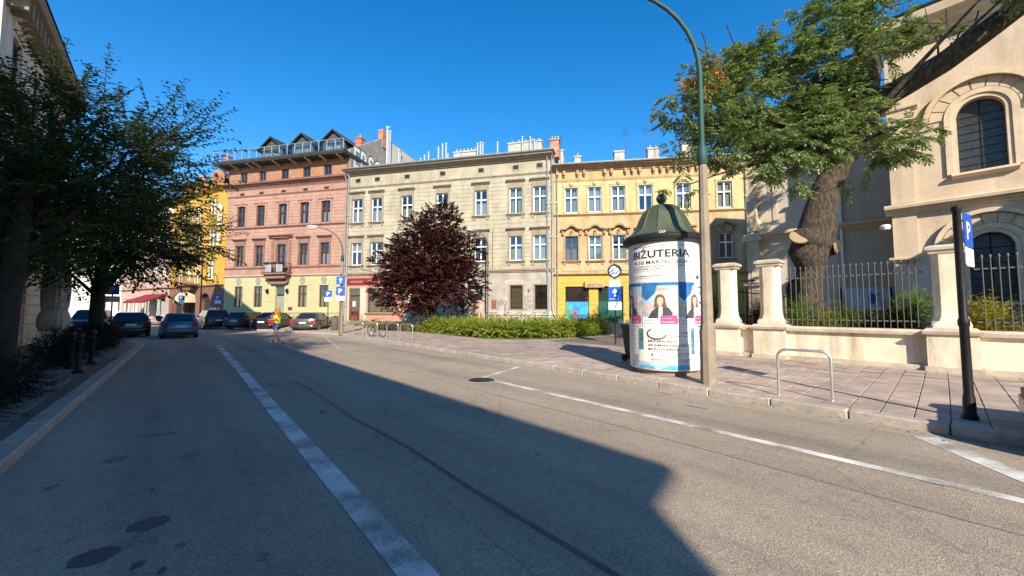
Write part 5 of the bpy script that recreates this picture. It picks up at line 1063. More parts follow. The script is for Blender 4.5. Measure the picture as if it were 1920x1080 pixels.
for k in range(12):
    a = 2 * math.pi * k / 12; q = MB().tube([(r * math.cos(a), r * math.sin(a), z) for r, z in [(.905, 3.262), (.765, 3.345), (.665, 3.465), (.585, 3.665), (.475, 3.885), (.33, 4.03), (.1, 4.1)]], .012, 5); q.obj('rib', hoodgreen, hood)
MB().lathe([(.06, 4.08), (.05, 4.14), (.09, 4.16), (.125, 4.23), (.13, 4.27), (.1, 4.34), (.05, 4.38), (0, 4.39)], 16).obj('finial', hoodgreen, col, smooth=50)
FV = Vector((-CC.x, -CC.y, 0)).normalized(); RV = Vector((-FV.y, FV.x, 0))
def bend(me, x0, z0, off, name, material, parent, cuts=.07):
    """flat mesh (x right, y up) wrapped round the drum; x0 = arc metres right of the camera-facing line"""
    bm = bmesh.new(); bm.from_mesh(me); xs = [v.co.x for v in bm.verts]; n0 = math.floor(min(xs) / cuts); n1 = math.ceil(max(xs) / cuts)
    for i in range(n0, n1 + 1): bmesh.ops.bisect_plane(bm, geom=bm.verts[:] + bm.edges[:] + bm.faces[:], plane_co=(i * cuts, 0, 0), plane_no=(1, 0, 0))
    rr = CRD + off
    for v in bm.verts:
        ph = (v.co.x + x0) / CRD; p = FV * math.cos(ph) * rr + RV * math.sin(ph) * rr; v.co = Vector((p.x, p.y, v.co.y + z0))
    m2 = bpy.data.meshes.new(name); bm.to_mesh(m2); bm.free(); return link(name, m2, material, parent)
def pm(polys):
    q = MB()
    for p in polys: q.poly([(x, y, 0) for x, y in p])
    return q.mesh('print')
def rect(x0, x1, y0, y1): return [(x0, y0), (x1, y0), (x1, y1), (x0, y1)]
def ell(cx, cy, a, b, n=18, t0=0, t1=2 * math.pi): return [(cx + a * math.cos(t0 + (t1 - t0) * k / n), cy + b * math.sin(t0 + (t1 - t0) * k / n)) for k in range(n)]
po = lambda polys, off, mm, name='print', par=None: bend(pm(polys), 0, 0, off, name, mm, par or col)
p1 = po([rect(-.92, .62, 2.14, 3.05)], .003, posterw, 'poster')
for s, x, z, w, h, bd in [('MIĘDZYNARODOWA GIEŁDA I WYSTAWA', -.74, 2.945, 1.28, .03, 0), ('BIŻUTERIA', -.74, 2.70, 1.36, .175, .022), ('9-10 MARZEC 2024', -.7, 2.55, 1.26, .085, .004), ('HALA SPORTOWA CENTRUM POLITECHNIKI', -.76, 2.48, 1.25, .034, 0), ('KRAKOWSKIEJ, UL. JANA PAWŁA II 37', -.76, 2.425, 1.12, .034, 0), ('zapraszamy na kiermasz, wstęp wolny', -.76, 2.385, .75, .02, 0), ('www.gieldamineralow.pl', -.76, 2.26, .86, .036, 0), ('minerały, skamieniałości, biżuteria', -.76, 2.215, .72, .018, 0)]:
    bend(text_fit(s, w, h, bd), x, z, .008, 'lettering', ink, p1)
po([rect(.66, 1.1, 2.14, 3.0)], .003, posterw, 'poster'); po([rect(.84, .96, 2.2, 2.28)], .007, ink)
# picture posters, twice side by side
for k, x0 in enumerate((-1.32, -.5, .32)):
    pp = po([rect(x0 + .01, x0 + .81, 1.13, 2.12)], .0045 + k * .0005, psky, 'poster')
    po([rect(x0 + .01, x0 + .81, 2.05, 2.12)], .008, pblue, par=pp)
    po([[(x0 + .01, 2.05), (x0 + .36, 2.05), (x0 + .3, 1.86), (x0 + .12, 1.7), (x0 + .01, 1.8)]], .0082, pblue, par=pp); po([rect(x0 + .02, x0 + .3, 1.4, 1.62)], .0082, ptan, par=pp)
    po([rect(x0 + .34, x0 + .52, 1.3, 1.95), rect(x0 + .66, x0 + .8, 1.35, 1.9)], .0086, ptan, par=pp); po([rect(x0 + .34, x0 + .56, 1.93, 2.0)], .009, flat('poster_rose%d' % k, (.5, .25, .25)), par=pp)
    po([rect(x0 + .01, x0 + .81, 1.12, 1.33)], .0088, posterw, par=pp)
    po([[(x0 + .14, 1.3), (x0 + .66, 1.3), (x0 + .68, 1.42), (x0 + .6, 1.54), (x0 + .48, 1.58), (x0 + .36, 1.57), (x0 + .24, 1.46)]], .0095, psuit, par=pp)
    po([[(x0 + .38, 1.3), (x0 + .46, 1.3), (x0 + .47, 1.58), (x0 + .39, 1.58)]], .0105, posterw, par=pp)
    po([ell(x0 + .42, 1.7, .115, .15), [(x0 + .31, 1.7), (x0 + .53, 1.7), (x0 + .57, 1.52), (x0 + .5, 1.55), (x0 + .34, 1.55), (x0 + .28, 1.53)]], .011, phair, par=pp); po([ell(x0 + .42, 1.69, .068, .095), rect(x0 + .39, x0 + .45, 1.56, 1.62)], .0125, pskin, par=pp)
    po([ell(x0 + .395, 1.705, .009, .006, 8), ell(x0 + .445, 1.705, .009, .006, 8)], .014, phair, par=pp); po([[(x0 + .395, 1.648), (x0 + .445, 1.648), (x0 + .42, 1.638)]], .014, posterw, par=pp)
    po([[(x0 + .42, 1.17), (x0 + .78, 1.17), (x0 + .82 - .02, 1.27), (x0 + .76, 1.37), (x0 + .42, 1.36)]], .0115, ppink, par=pp)
    bend(text_fit('z nami', .2, .028), x0 + .45, 1.29, .014, 'lettering', posterw, pp); bend(text_fit('kandydat', .26, .045, .004), x0 + .46, 1.2, .014, 'lettering', posterw, pp); bend(text_fit('wybory 2024', .24, .03), x0 + .06, 1.24, .014, 'lettering', pteal, pp); bend(text_fit('do rady miasta', .24, .028), x0 + .06, 1.18, .014, 'lettering', pteal, pp)
p3 = po([rect(-.62, .62, .3, 1.115)], .003, posterw, 'poster')
po([rect(-.6, -.48, .58, 1.06), rect(.6, .7, .5, 1.08)], .008, mat('poster_dark_teal', (.06, .16, .17), .7, .7, 12, 0), par=p3)
po([ell(-.17, .95, .19, .1, 26)], .006, posterw, par=p3)
rnd = random.Random(4); po([[(-.17 + (.19 + o) * math.cos(t), .95 + (.1 + o) * math.sin(t)), (-.17 + (.205 + o) * math.cos(t), .95 + (.115 + o) * math.sin(t)), (-.17 + (.205 + o) * math.cos(t + .1), .95 + (.115 + o) * math.sin(t + .1)), (-.17 + (.19 + o) * math.cos(t + .1), .95 + (.1 + o) * math.sin(t + .1))] for o in (0, .02) for t in [.11 * i for i in range(20, 56)]], .009, ink, par=p3)
bend(text_fit('Giełda', .26, .075), -.3, .93, .009, 'lettering', inkg, p3)
for s, x, z, w, h, bd in [('01-02.12.2023', .1, .95, .46, .05, 0), ('ul. Kamienna 12, Kraków', .1, .89, .46, .03, 0), ('MINERAŁY', -.36, .76, .62, .05, .01), ('SKAMIENIAŁOŚCI', -.36, .67, .92, .05, .01), ('BIŻUTERIA', -.36, .58, .68, .05, .01), ('sobota 10.00-18.00', .1, .5, .42, .024, 0), ('niedziela 10.00-17.00', .1, .455, .42, .024, 0), ('g', -.3, .47, .05, .05, .006), ('sponsorzy i partnerzy giełdy', -.3, .37, .9, .03, 0)]:
    bend(text_fit(s, w, h, bd), x, z, .009, 'lettering', ink, p3)
p4 = po([rect(-1.25, -.64, .45, 1.1)], .003, posterw, 'poster')
for z in (.98, .88, .8, .68, .56): bend(text_fit('MINERAŁY I BIŻUTERIA' if z > .8 else 'giełda kraków', .42, .028), -1.12, z, .008, 'lettering', inkg, p4)
po([[(-.9, .16), (-.2, .155), (.1, .15), (.6, .16), (.6, .3), (.2, .27), (-.1, .3), (-.5, .27), (-.9, .31)]], .005, psky, 'torn_poster'); po([[(-.1, .16), (.56, .16), (.54, .25), (.1, .24)], [(-.6, .17), (-.2, .16), (-.25, .22), (-.55, .24)]], .009, pcyan, 'torn_poster')
bend(text_fit('ZAPRASZAMY', .9, .05, .006), -.3, .315, .01, 'lettering', inkg, col)
p5 = po([rect(.74, 1.3, .2, 2.1)], .0105, posterw, 'poster')
for i in range(26):
    z = rnd.uniform(.4, 2.0); x = rnd.uniform(.78, 1.1); po([rect(x, x + rnd.uniform(.03, .12), z, z + rnd.uniform(.015, .05))], .015, rnd.choice([ink, inkg, pblue]), par=p5)
bend(text_fit('CKP', .12, .06, .004), -.06, 3.235 - .01, .13, 'emblem', posterw, hood)

# ------------------------------------------------------------------ street furniture
def lamp(label, base, h1, h2, arm, armdir, concrete_part=True, signs=(), group='street lamps', rr=.112):
    t = tag(empty('street_lamp', base), label, 'street lamp', group); a = Vector(armdir).normalized()
    if concrete_part:
        MB().loft([[(x * k, y * k, z) for x, y in [(1, .45), (.45, 1), (-.45, 1), (-1, .45), (-1, -.45), (-.45, -1), (.45, -1), (1, -.45)]] for k, z in ((rr * 1.25, -.05), (rr * 1.2, .9), (rr * 1.25, 1.05), (rr, 1.2), (rr * .95, 1.25), (rr * .62, h1))]).obj('concrete_pole', concrete, t, smooth=20)
        MB().lathe([(.085, h1 - .25), (.105, h1 - .2), (.1, h1 + .05), (.06, h1 + .18)], 12).obj('collar', lampgreen, t, smooth=40)
    R0 = arm; pts = [Vector((0, 0, h1 if concrete_part else 0)), Vector((0, 0, (h1 + h2) / 2)), Vector((0, 0, h2))]
    for k in range(1, 9):
        an = k / 8 * R(78); pts.append(Vector((0, 0, h2)) + a * R0 * (1 - math.cos(an)) + Vector((0, 0, R0 * math.sin(an))))
    e = pts[-1]; dr = (pts[-1] - pts[-2]).normalized(); pts.append(e + dr * .35)
    n = len(pts); MB().tube(pts, [.058 - .025 * i / n for i in range(n)] if concrete_part else [.07 - .04 * i / n for i in range(n)], 10).obj('mast', lampgreen if h2 == 6.5 else greyiron, t, smooth=40)
    hd = MB().loft([[(x * w, y, z * hh) for x, z in [(1, 0), (.7, .8), (-.7, .8), (-1, 0), (-.6, -.6), (.6, -.6)]] for y, w, hh in ((0, .05, .05), (.12, .1, .08), (.45, .14, .11), (.68, .08, .06))]).obj('lamp_head', signback, t, pts[-1], smooth=40)
    hd.rotation_euler = (0, 0, math.atan2(a.y, a.x) - R(90)); MB().box(-.08, .15, -.085, .08, .6, -.05).obj('lamp_glass', clearl, hd); return t
lamp('tall green street lamp on concrete pole beside the poster column', Vector((3.97, 7.85, PZ)), 4.75, 6.5, 1.9, (-1, .05, 0))
la2 = lamp('concrete street lamp with one-way and parking signs by the grey car', Vector((-11.0, 24.8, PZ)), 4.9, 5.3, 1.5, (-1, -.15, 0), True)
lamp('slim wall side street lamp at the hotel corner', G(-15.3, -2.2, PZ), 5, 6.2, 1.6, (-1, -.3, 0), False)
lamp('slim street lamp standing in front of the grey tenement', G(15.05, -1.6, .4), 5, 6.8, 1.2, (-1, -.2, 0), False)

def sign_post(label, base, h, plates, rot=0, heavy=False, name='sign_post', group='parking and traffic signs', material=iron, xo=0):
    t = tag(empty(name, base, rot), label, 'sign post', group)
    if heavy:
        MB().lathe([(.085, 0), (.085, .05), (.068, .08), (.06, .3), (.05, .34), (.048, 1.25), (.06, 1.28), (.06, 1.34), (.046, 1.38), (.042, h - .1), (.055, h - .07), (.055, h - .02), (.02, h)], 14, caps=False).obj('post', material, t, smooth=35)
    else: MB().tube([(0, 0, 0), (0, 0, h)], .03, 8).obj('post', material, t, smooth=40)
    tp = t; t = empty('plate_holder', (xo, 0, 0), 0, t) if xo else t
    for i, (kindp, z, w, hh) in enumerate(plates):
        if kindp == 'round':
            pl_ = MB().lathe([(w / 2, 0), (w / 2, .012), (0, .012)], 28, caps=False); pl_.xf(Matrix.Translation((0, -.05, z + hh / 2)) @ Matrix.Rotation(R(90), 4, 'X')); o = pl_.obj('sign_plate', flat('sign_rim', (.03, .035, .06)), t)
            q = MB().lathe([(w * .37, 0), (w * .37, .004), (0, .004)], 28, caps=False); q.xf(Matrix.Translation((0, -.063, z + hh / 2)) @ Matrix.Rotation(R(90), 4, 'X')); q.obj('sign_face', signwhite, o); continue
        b = .02; pts = [(-w/2 + b, z), (w/2 - b, z), (w/2, z + b), (w/2, z + hh - b), (w/2 - b, z + hh), (-w/2 + b, z + hh), (-w/2, z + hh - b), (-w/2, z + b)]
        o = MB().prism(pts, -.055, -.045).obj('sign_plate', signwhite if kindp in ('info',) else (signback if kindp == 'back' else signblue), t)
        if kindp == 'P':
            m_ = text_fit('P', w * .42, hh * .55, .012); put_text(o, m_, (-w * .22, -.058, z + hh * .22), signwhite, 'symbol')
        elif kindp == 'arrow': MB().prism([(-.035, z + .08), (.035, z + .08), (.035, z + hh * .55), (.12, z + hh * .55), (0, z + hh - .07), (-.12, z + hh * .55), (-.035, z + hh * .55)], -.06, -.055).obj('symbol', signwhite, o)
        elif kindp == 'arrowbike':
            MB().prism([(-.035, z + .2), (.035, z + .2), (.035, z + hh * .6), (.12, z + hh * .6), (0, z + hh - .07), (-.12, z + hh * .6), (-.035, z + hh * .6)], -.06, -.055).obj('symbol', signwhite, o); put_text(o, text_fit('o-o', .22, .08), (-.22, -.058, z + .06), signwhite, 'symbol')
        elif kindp == 'info':
            for r_ in range(3): MB().box(-w * .36, -.058, z + hh * (.2 + .25 * r_), w * .3, -.055, z + hh * (.27 + .25 * r_)).obj('text_line', inkg, o)
    return tp
# heavy black post at the right: its plates face along the street towards the left
sign_post('black cast iron post with side-on blue parking sign at the right', Vector((6.24, 5.33, PZ)), 2.95, [('P', 2.38, .45, .48), ('info', 2.1, .42, .26)], R(30.5), True, xo=.27)
sign_post('no-entry style round sign above one-way arrow, seen beside the column', Vector((4.55, 17, PZ)), 3.55, [('round', 2.9, .62, .62), ('back', 2.5, .5, .35), ('arrowbike', 1.9, .58, .62), ('info', 1.5, .55, .36)], R(-14))
sign_post('parking sign on thin post before the lemon ground floor, left one', G(-12.15, -3.0, PZ), 3.0, [('P', 2.5, .5, .5), ('info', 2.16, .5, .32)], R(20), material=greyiron)
sign_post('parking sign on black post right of the grey car', Vector((-14.0, 29.3, PZ)), 3.0, [('P', 2.5, .5, .5), ('info', 2.16, .5, .32)], R(20))
sign_post('parking sign in front of the hotel arches', HP(11.5, -3.0, PZ), 3.1, [('P', 2.5, .5, .5), ('info', 2.16, .5, .32)], R(30), material=greyiron)
sign_post('small plates fixed on two black posts under the second left tree', P(25.2, -1.9, PZ), 2.75, [('P', 2.2, .45, .45), ('info', 1.85, .5, .28)], R(35))
sg2 = sign_post('one-way arrow above parking plate clamped on the concrete lamp', Vector((-11.0, 24.62, PZ)), 3.9, [('arrow', 3.15, .5, .5), ('P', 2.45, .5, .55), ('info', 2.1, .5, .3)], R(18), material=greyiron)

def rack_mesh(w=.72, h=.8, r=.024):
    c = .13; pts = [(-w/2, 0, 0), (-w/2, 0, h - c)] + [(-w/2 + c - c * math.cos(t), 0, h - c + c * math.sin(t)) for t in [R(90) * k / 5 for k in range(1, 6)]] + [(w/2 - c + c * math.sin(t), 0, h - c + c * math.cos(t)) for t in [R(90) * k / 5 for k in range(6)]] + [(w/2, 0, 0)]
    return MB().tube(pts, r, 10), w
def rack(label, p, rot):
    q, w = rack_mesh(); t = tag(empty('bicycle_stand', p, rot), label, 'bicycle stand', 'steel bicycle stands'); q.obj('hoop', steel, t, smooth=50)
    for sx in (-1, 1): MB().lathe([(.05, 0), (.05, .006), (.028, .012), (.026, .02)], 12, (sx * w / 2, 0, .002), False).obj('foot_plate', steel, t)
a_, b_ = Vector((4.75, 6.75, PZ)), Vector((5.14, 6.43, PZ)); mid = (a_ + b_) / 2; dd = b_ - a_
rack('nearest bicycle stand, alone on the slabs right of the lamp', mid, math.atan2(dd.y, dd.x))
for lab, (x, y) in (('bicycle stand nearest the hedge, right of the far row', (-5.2, 19.0)), ('middle bicycle stand of the far row by the hedge', (-6.35, 20.5)), ('bicycle stand with the parked bicycle leaning on it', (-7.9, 21.8)), ('leftmost bicycle stand of the far row beside the lamp', (-9.25, 23.2))): rack(lab, Vector((x, y, PZ)), R(-20))

def bicycle(label, p, rot, fmat, lean=.08, tall=0):
    t = tag(empty('bicycle', p, rot), label, 'bicycle', 'parked bicycles'); t.rotation_euler = (lean, 0, rot); rw = .34
    for x in (-.53, .53):
        q = MB(); K = 28; q.tube([(x + (rw - .02) * math.cos(2 * math.pi * k / K), 0, rw + (rw - .02) * math.sin(2 * math.pi * k / K)) for k in range(K + 1)], .02, 6, False); w = q.obj('wheel', rubber, t)
        q = MB()
        for k in range(14): q.tube([(x, 0, rw), (x + (rw - .03) * math.cos(2 * math.pi * k / 14), 0, rw + (rw - .03) * math.sin(2 * math.pi * k / 14))], .003, 3)
        q.tube([(x, -.05, rw), (x, .05, rw)], .02, 6); q.obj('spokes', alloy, w)
    q = MB(); bbk = (-.08, 0, .3); st = (-.22, 0, .8); hd = (.36, 0, .86); hl = (.4, 0, .7)
    for a, b in ((bbk, st), (st, hd), (bbk, hl), (hd, hl), ((-.53, 0, rw), bbk), ((-.53, 0, rw), (-.2, 0, .72)), (hl, (.53, 0, rw))): q.tube([a, b], .017, 6)
    q.obj('frame', fmat, t); q = MB().tube([(.36, 0, .86), (.34, 0, 1.0), (.38, -.26, 1.04), (.25, -.3, 1.02)], .012, 6); q.tube([(.34, 0, 1.0), (.38, .26, 1.04), (.25, .3, 1.02)], .012, 6); q.obj('handlebar', iron, t)
    MB().tube([(-.22, 0, .8), (-.24, 0, .9)], .014, 6).loft([[(-.38 + x, y * w, .92 + z) for y, z in ((1, 0), (.6, .04), (-.6, .04), (-1, 0), (0, -.03))] for x, w in ((0, .08), (.1, .08), (.2, .03), (.28, .02))]).obj('saddle', rubber, t)
    MB().lathe([(.02, -.01), (.09, -.01), (.09, .01), (.02, .01)], 14).xf(Matrix.Translation(bbk) @ Matrix.Rotation(R(90), 4, 'X')).obj('chainring', alloy, t); return t
bicycle('dark bicycle parked against the far bicycle stands', Vector((-7.6, 21.75, PZ)), R(-35), iron)
bicycle('red bicycle propped outside the grey tenement shop door', G(1.9, -1.0, .55), R(-25), flat('bike_red', (.4, .03, .03), .4))
bx = bpy.data.objects  # noqa

# wheelie bin behind the column, litter bin by the lamp
wbn = tag(empty('wheelie_bin', Vector((3.66, 11.2, PZ)), R(20)), 'dark green wheelie bin half hidden behind the poster column', 'bin')
MB().loft([[(-w, -d_, z), (w, -d_, z), (w, d_, z), (-w, d_, z)] for w, d_, z in ((.24, .28, .06), (.3, .36, .95), (.31, .38, .96), (.31, .38, 1.0))]).obj('body', binm, wbn); MB().box(-.33, -.4, 1.0, .33, .4, 1.06).obj('lid', binm, wbn)
for sx in (-1, 1): MB().lathe([(.1, -.03), (.1, .03)], 14).xf(Matrix.Translation((sx * .27, .3, .1)) @ Matrix.Rotation(R(90), 4, 'Y')).obj('wheel', rubber, wbn)
MB().box(-.12, -.365, .55, .1, -.34, .75).obj('sticker', posterw, wbn)
lbn = tag(empty('litter_bin', Vector((-13.3, 29.0, PZ))), 'grey round litter bin behind the grey saloon car', 'bin')
MB().lathe([(.24, .05), (.28, .1), (.29, .9), (.31, .92), (.31, .97), (.2, 1.0)], 20).obj('body', greyiron, lbn, smooth=40); MB().lathe([(.2, 1.0), (.1, 1.06), (0, 1.07)], 20, caps=False).obj('lid', iron, lbn, smooth=40)
# bollards
bp = [((9.2, -10.27), 'front black bollard of the three at the left kerb'), ((9.9, -11.25), 'middle black bollard of the three at the left kerb'), ((10.7, -11.6), 'rear black bollard of the three beside the shrub')]
for i, ((y, x), lab) in enumerate(bp):
    t = tag(empty('bollard', Vector((x, y, PZ))), lab, 'bollard', 'black bollards on the left kerb')
    MB().lathe([(.1, 0), (.1, .06), (.065, .1), (.055, .2), (.045, .7), (.065, .74), (.05, .78)], 14).obj('shaft', iron, t, smooth=40); MB().lathe([(.04, .78), (.07, .83), (.075, .88), (.05, .94), (0, .96)], 14, caps=False).obj('knob', iron, t, smooth=50)
# folded parasol under a sheet
pr_ = tag(empty('covered_parasol', P(25.3, -3.6, PZ)), 'folded market parasol wrapped in a pale plastic sheet on the left pavement', 'parasol')
MB().tube([(0, 0, 0), (0, 0, 1.0)], .035, 8).obj('pole', signwhite, pr_); MB().box(-.35, -.05, 0, .35, .05, .05).box(-.05, -.35, .0, .05, .35, .055).obj('base_cross', signwhite, pr_)
rnd = random.Random(9); rings = []; fo = [1 + rnd.uniform(-.07, .07) for _ in range(36)]
for k, (z, r) in enumerate([(.6, .3), (.66, .4), (.8, .46), (1.1, .47), (1.35, .42), (1.48, .37), (1.56, .37), (1.68, .4), (2.1, .42), (2.6, .42), (3.1, .4), (3.5, .3), (3.65, .08)]):
    rings.append([(r * fo[(j + k // 5) % 36] * math.cos(2 * math.pi * j / 36), r * fo[(j + k // 5) % 36] * math.sin(2 * math.pi * j / 36), z + rnd.uniform(-.03, .03)) for j in range(36)])
MB().loft(rings).obj('cover_sheet', tarp, pr_, smooth=50); MB().lathe([(.38, 1.48), (.4, 1.5), (.38, 1.53)], 20, caps=False).obj('tie_cord', inkg, pr_)

# ------------------------------------------------------------------ cars (local frame: y forward, x right)
def car(label, p, heading, kindc, paintm, plate_txt=None, cat='car'):
    K = {'hatch': dict(L=3.75, W=1.69, H=1.44, belt=.93, hood=.86, trunk=.98, cf=(.62, .98), roof=(.1, -1.45), cr=-1.72, wb=2.45, r=.3),
         'sedan': dict(L=4.75, W=1.82, H=1.44, belt=.93, hood=.88, trunk=1.0, cf=(.85, 1.2), roof=(.35, -1.0), cr=-1.72, wb=2.8, r=.33),
         'suv': dict(L=4.45, W=1.84, H=1.66, belt=1.05, hood=1.0, trunk=1.08, cf=(.8, 1.15), roof=(.4, -1.75), cr=-2.1, wb=2.65, r=.35),
         'wagon': dict(L=4.55, W=1.78, H=1.48, belt=.94, hood=.9, trunk=.98, cf=(.85, 1.2), roof=(.4, -1.75), cr=-2.1, wb=2.7, r=.32)}[kindc]
    t = tag(empty('parked_car', p, heading), label, cat, 'parked cars'); L, W, H = K['L'] / 2, K['W'] / 2, K['H']; r = K['r']; ya = K['wb'] / 2; zb = .2
    def arch(y):      # wheel arch over y, front to back
        return [(y + (r + .06) * math.cos(a), max(zb, r + (r + .06) * math.sin(a))) for a in [math.pi * k / 10 for k in range(11)]]
    cfy = K['cf'][1]; cry = K['cr']
    prof = [(L - .05, zb + .05), (L, .45), (L - .02, .62), (L - .18, K['hood'] - .12), (L - .5, K['hood'] - .03), (cfy, K['hood'] + .03), (cfy - .3, K['belt']), (0, K['belt'] + .01), (cry + .3, K['belt'] + .02), (cry - .0 if kindc == 'sedan' else cry, K['trunk']), (-L + .06, K['trunk'] - (.06 if kindc == 'sedan' else .04)), (-L + .02, K['trunk'] - .2), (-L, .58), (-L + .01, .45), (-L + .06, zb + .08)]
    prof += [(-ya - r - .08, zb)] + list(reversed(arch(-ya))) + list(reversed(arch(ya))) + [(ya + r + .08, zb)]
    secs = []
    for fx, sy, dz in ((-1, .93, -.05), (-.97, .965, -.02), (-.8, .99, 0), (-.4, 1, .012), (.4, 1, .012), (.8, .99, 0), (.97, .965, -.02), (1, .93, -.05)):
        secs.append([(fx * W, y * (sy if abs(y) > ya + r * .5 else 1), z + (dz if z > .7 else 0)) for y, z in prof])
    MB().loft(secs).obj('body', paintm, t, smooth=35)
    # cabin
    b, rf0, rf1 = K['belt'] - .02, K['roof'][0], K['roof'][1]; wb_, wr = W * .9, W * .68
    base = [(-wb_, cfy - .1, b), (wb_, cfy - .1, b), (wb_, cry + .05, b), (-wb_, cry + .05, b)]; top = [(-wr, rf0, H - .05), (wr, rf0, H - .05), (wr, rf1, H - .05), (-wr, rf1, H - .05)]
    mid_ = [tuple(Vector(a).lerp(Vector(c), .5) + Vector((.03 * (1 if a[0] > 0 else -1), 0, 0))) for a, c in zip(base, top)]
    crown = [(-wr * .8, rf0 - .12, H), (wr * .8, rf0 - .12, H), (wr * .8, rf1 + .1, H), (-wr * .8, rf1 + .1, H)]
    MB().loft([base, mid_, top, crown]).obj('cabin', paintm, t, smooth=40)
    def pane(name, q4, inset, out):
        v = [Vector(x) for x in q4]; c = sum(v, Vector()) / 4; n = (v[1] - v[0]).cross(v[3] - v[0]).normalized()
        if n.dot(c - Vector((0, -.3, b + .1))) < 0: n = -n
        MB().poly([x.lerp(c, inset) + n * out for x in v]).obj(name, carglass, t)
    pane('windscreen', [base[0], base[1], top[1], top[0]], .1, .02); pane('rear_window', [base[2], base[3], top[3], top[2]], .2, .02)
    for sx, (i0, i1) in ((1, (1, 2)), (-1, (0, 3))):
        bb_, tt = (Vector(base[i0]), Vector(base[i1])), (Vector(top[i0]), Vector(top[i1])); mb, mt_ = bb_[0].lerp(bb_[1], .52), tt[0].lerp(tt[1], .45)
        pane('side_window', [bb_[0].lerp(bb_[1], .06), mb, mt_, tt[0]], .07, .035); pane('side_window', [mb, bb_[1].lerp(bb_[0], .04), tt[1], mt_], .09, .035)
        MB().loft([[(sx * (wb_ + .02), cfy - .42, b + .02), (sx * (wb_ + .02), cfy - .5, b + .02), (sx * (wb_ + .02), cfy - .5, b + .1), (sx * (wb_ + .02), cfy - .42, b + .1)], [(sx * (wb_ + .19), cfy - .44, b + .01), (sx * (wb_ + .19), cfy - .56, b + .01), (sx * (wb_ + .17), cfy - .56, b + .14), (sx * (wb_ + .17), cfy - .44, b + .14)]]).obj('mirror', paintm, t)
        tl = MB().loft([[(sx * W * .62, -L - .012, K['trunk'] - .12), (sx * W * .93, -L + .07, K['trunk'] - .12), (sx * W * .93, -L + .06, K['trunk'] - .36), (sx * W * .66, -L - .012, K['trunk'] - .36)], [(sx * W * .62, -L + .15, K['trunk'] - .12), (sx * W * .95, -L + .42, K['trunk'] - .12), (sx * W * .96, -L + .38, K['trunk'] - .36), (sx * W * .66, -L + .15, K['trunk'] - .36)]]).obj('tail_light', redl, t)
        MB().loft([[(sx * W * .55, L + .006, .64), (sx * W * .9, L - .1, .66), (sx * W * .9, L - .1, .76), (sx * W * .6, L - .03, .74)], [(sx * W * .55, L - .3, .64), (sx * W * .96, L - .4, .68), (sx * W * .96, L - .42, .8), (sx * W * .6, L - .3, .78)]]).obj('headlight', clearl, t)
        MB().box(sx * W - .012, .0, .76, sx * W + .012, .18, .79).box(sx * W - .012, -1.0, .76, sx * W + .012, -.82, .79).obj('door_handle', paintm, t)
        for y in (ya, -ya):
            w = empty('wheel', (sx * (W - .1), y, r), 0, t); w.rotation_euler = (0, R(90) * sx, 0)
            MB().lathe([(r * .64, -.1), (r * .95, -.1), (r, -.06), (r, .06), (r * .95, .1), (r * .66, .1)], 22, caps=False).obj('tyre', rubber, w, smooth=40)
            q = MB().lathe([(r * .66, .06), (r * .66, .1), (r * .6, .095), (r * .58, .05), (0, .05)], 20, caps=False)
            for k in range(7): a = 2 * math.pi * k / 7; q.add([(r * .08 * math.cos(a + 1.57), r * .08 * math.sin(a + 1.57), .09), (r * .62 * math.cos(a + .1), r * .62 * math.sin(a + .1), .09), (r * .62 * math.cos(a - .1), r * .62 * math.sin(a - .1), .09), (r * .08 * math.cos(a - 1.57), r * .08 * math.sin(a - 1.57), .09)], [(0, 1, 2, 3)])
            q.obj('rim', alloy, w)
    MB().loft([[(-W * kx, -L + ky, z0), (W * kx, -L + ky, z0), (W * kx, -L + ky, z1), (-W * kx, -L + ky, z1)] for kx, ky, z0, z1 in ((.62, -.055, .36, .5), (.82, -.03, .32, .53), (.93, .04, .3, .54), (.985, .25, .3, .55))]).obj('rear_bumper', paintm, t, smooth=50)
    MB().box(-W * .7, -L - .045, .22, W * .7, -L + .1, .32).obj('bumper_trim', blackp, t)
    MB().loft([[(-W * .9, L + .03, .24), (W * .9, L + .03, .24), (W * .9, L + .03, .48), (-W * .9, L + .03, .48)], [(-W * .96, L - .25, .24), (W * .96, L - .25, .24), (W * .96, L - .25, .5), (-W * .96, L - .25, .5)]]).obj('front_bumper', paintm, t); MB().box(-.45, L - .02, .5, .45, L + .035, .62).obj('grille', blackp, t)
    zz = .68 if kindc in ('sedan', 'hatch') else .76
    pn = MB().box(-.26, -L - .03, zz - .06, .26, -L - .005, zz + .055).obj('rear_plate', plate, t); MB().box(-.26, -L - .033, zz - .06, -.22, -L - .03, zz + .055).obj('plate_band', signblue, pn)
    if plate_txt: put_text(pn, text_fit(plate_txt, .42, .075), (-.2, -L - .034, zz - .04), ink)
    fp = MB().box(-.26, L + .03, .34, .26, L + .045, .45).obj('front_plate', plate, t)
    MB().box(-W * .82, -L + .15, .16, W * .82, L - .15, .3).obj('underbody', blackp, t); return t
def yaw(dx, dy): return math.atan2(-dx, dy)
bluep = carpaint('car_blue', (.05, .095, .15)); blackc = carpaint('car_black', (.012, .012, .014)); greyc = carpaint('car_grey', (.1, .093, .085), .25, .6); redc = carpaint('car_wine', (.035, .008, .01)); darkb = carpaint('car_dark_blue', (.015, .02, .04)); darkg = carpaint('car_graphite', (.022, .022, .028))
car('small blue hatchback seen from behind on the shaded lane', P(31.1, .52), A + R(2), 'hatch', bluep, 'KR 4G12')
car('grey saloon car parked before the lemon ground floor', Vector((-15.95, 31.0, 0)), R(9), 'sedan', greyc, 'KR 7XJ04')
car('black saloon parked between the graphite hatchback and the walking woman', Vector((-20.2, 33.0, 0)), R(6), 'sedan', blackc, 'KK 3921A')
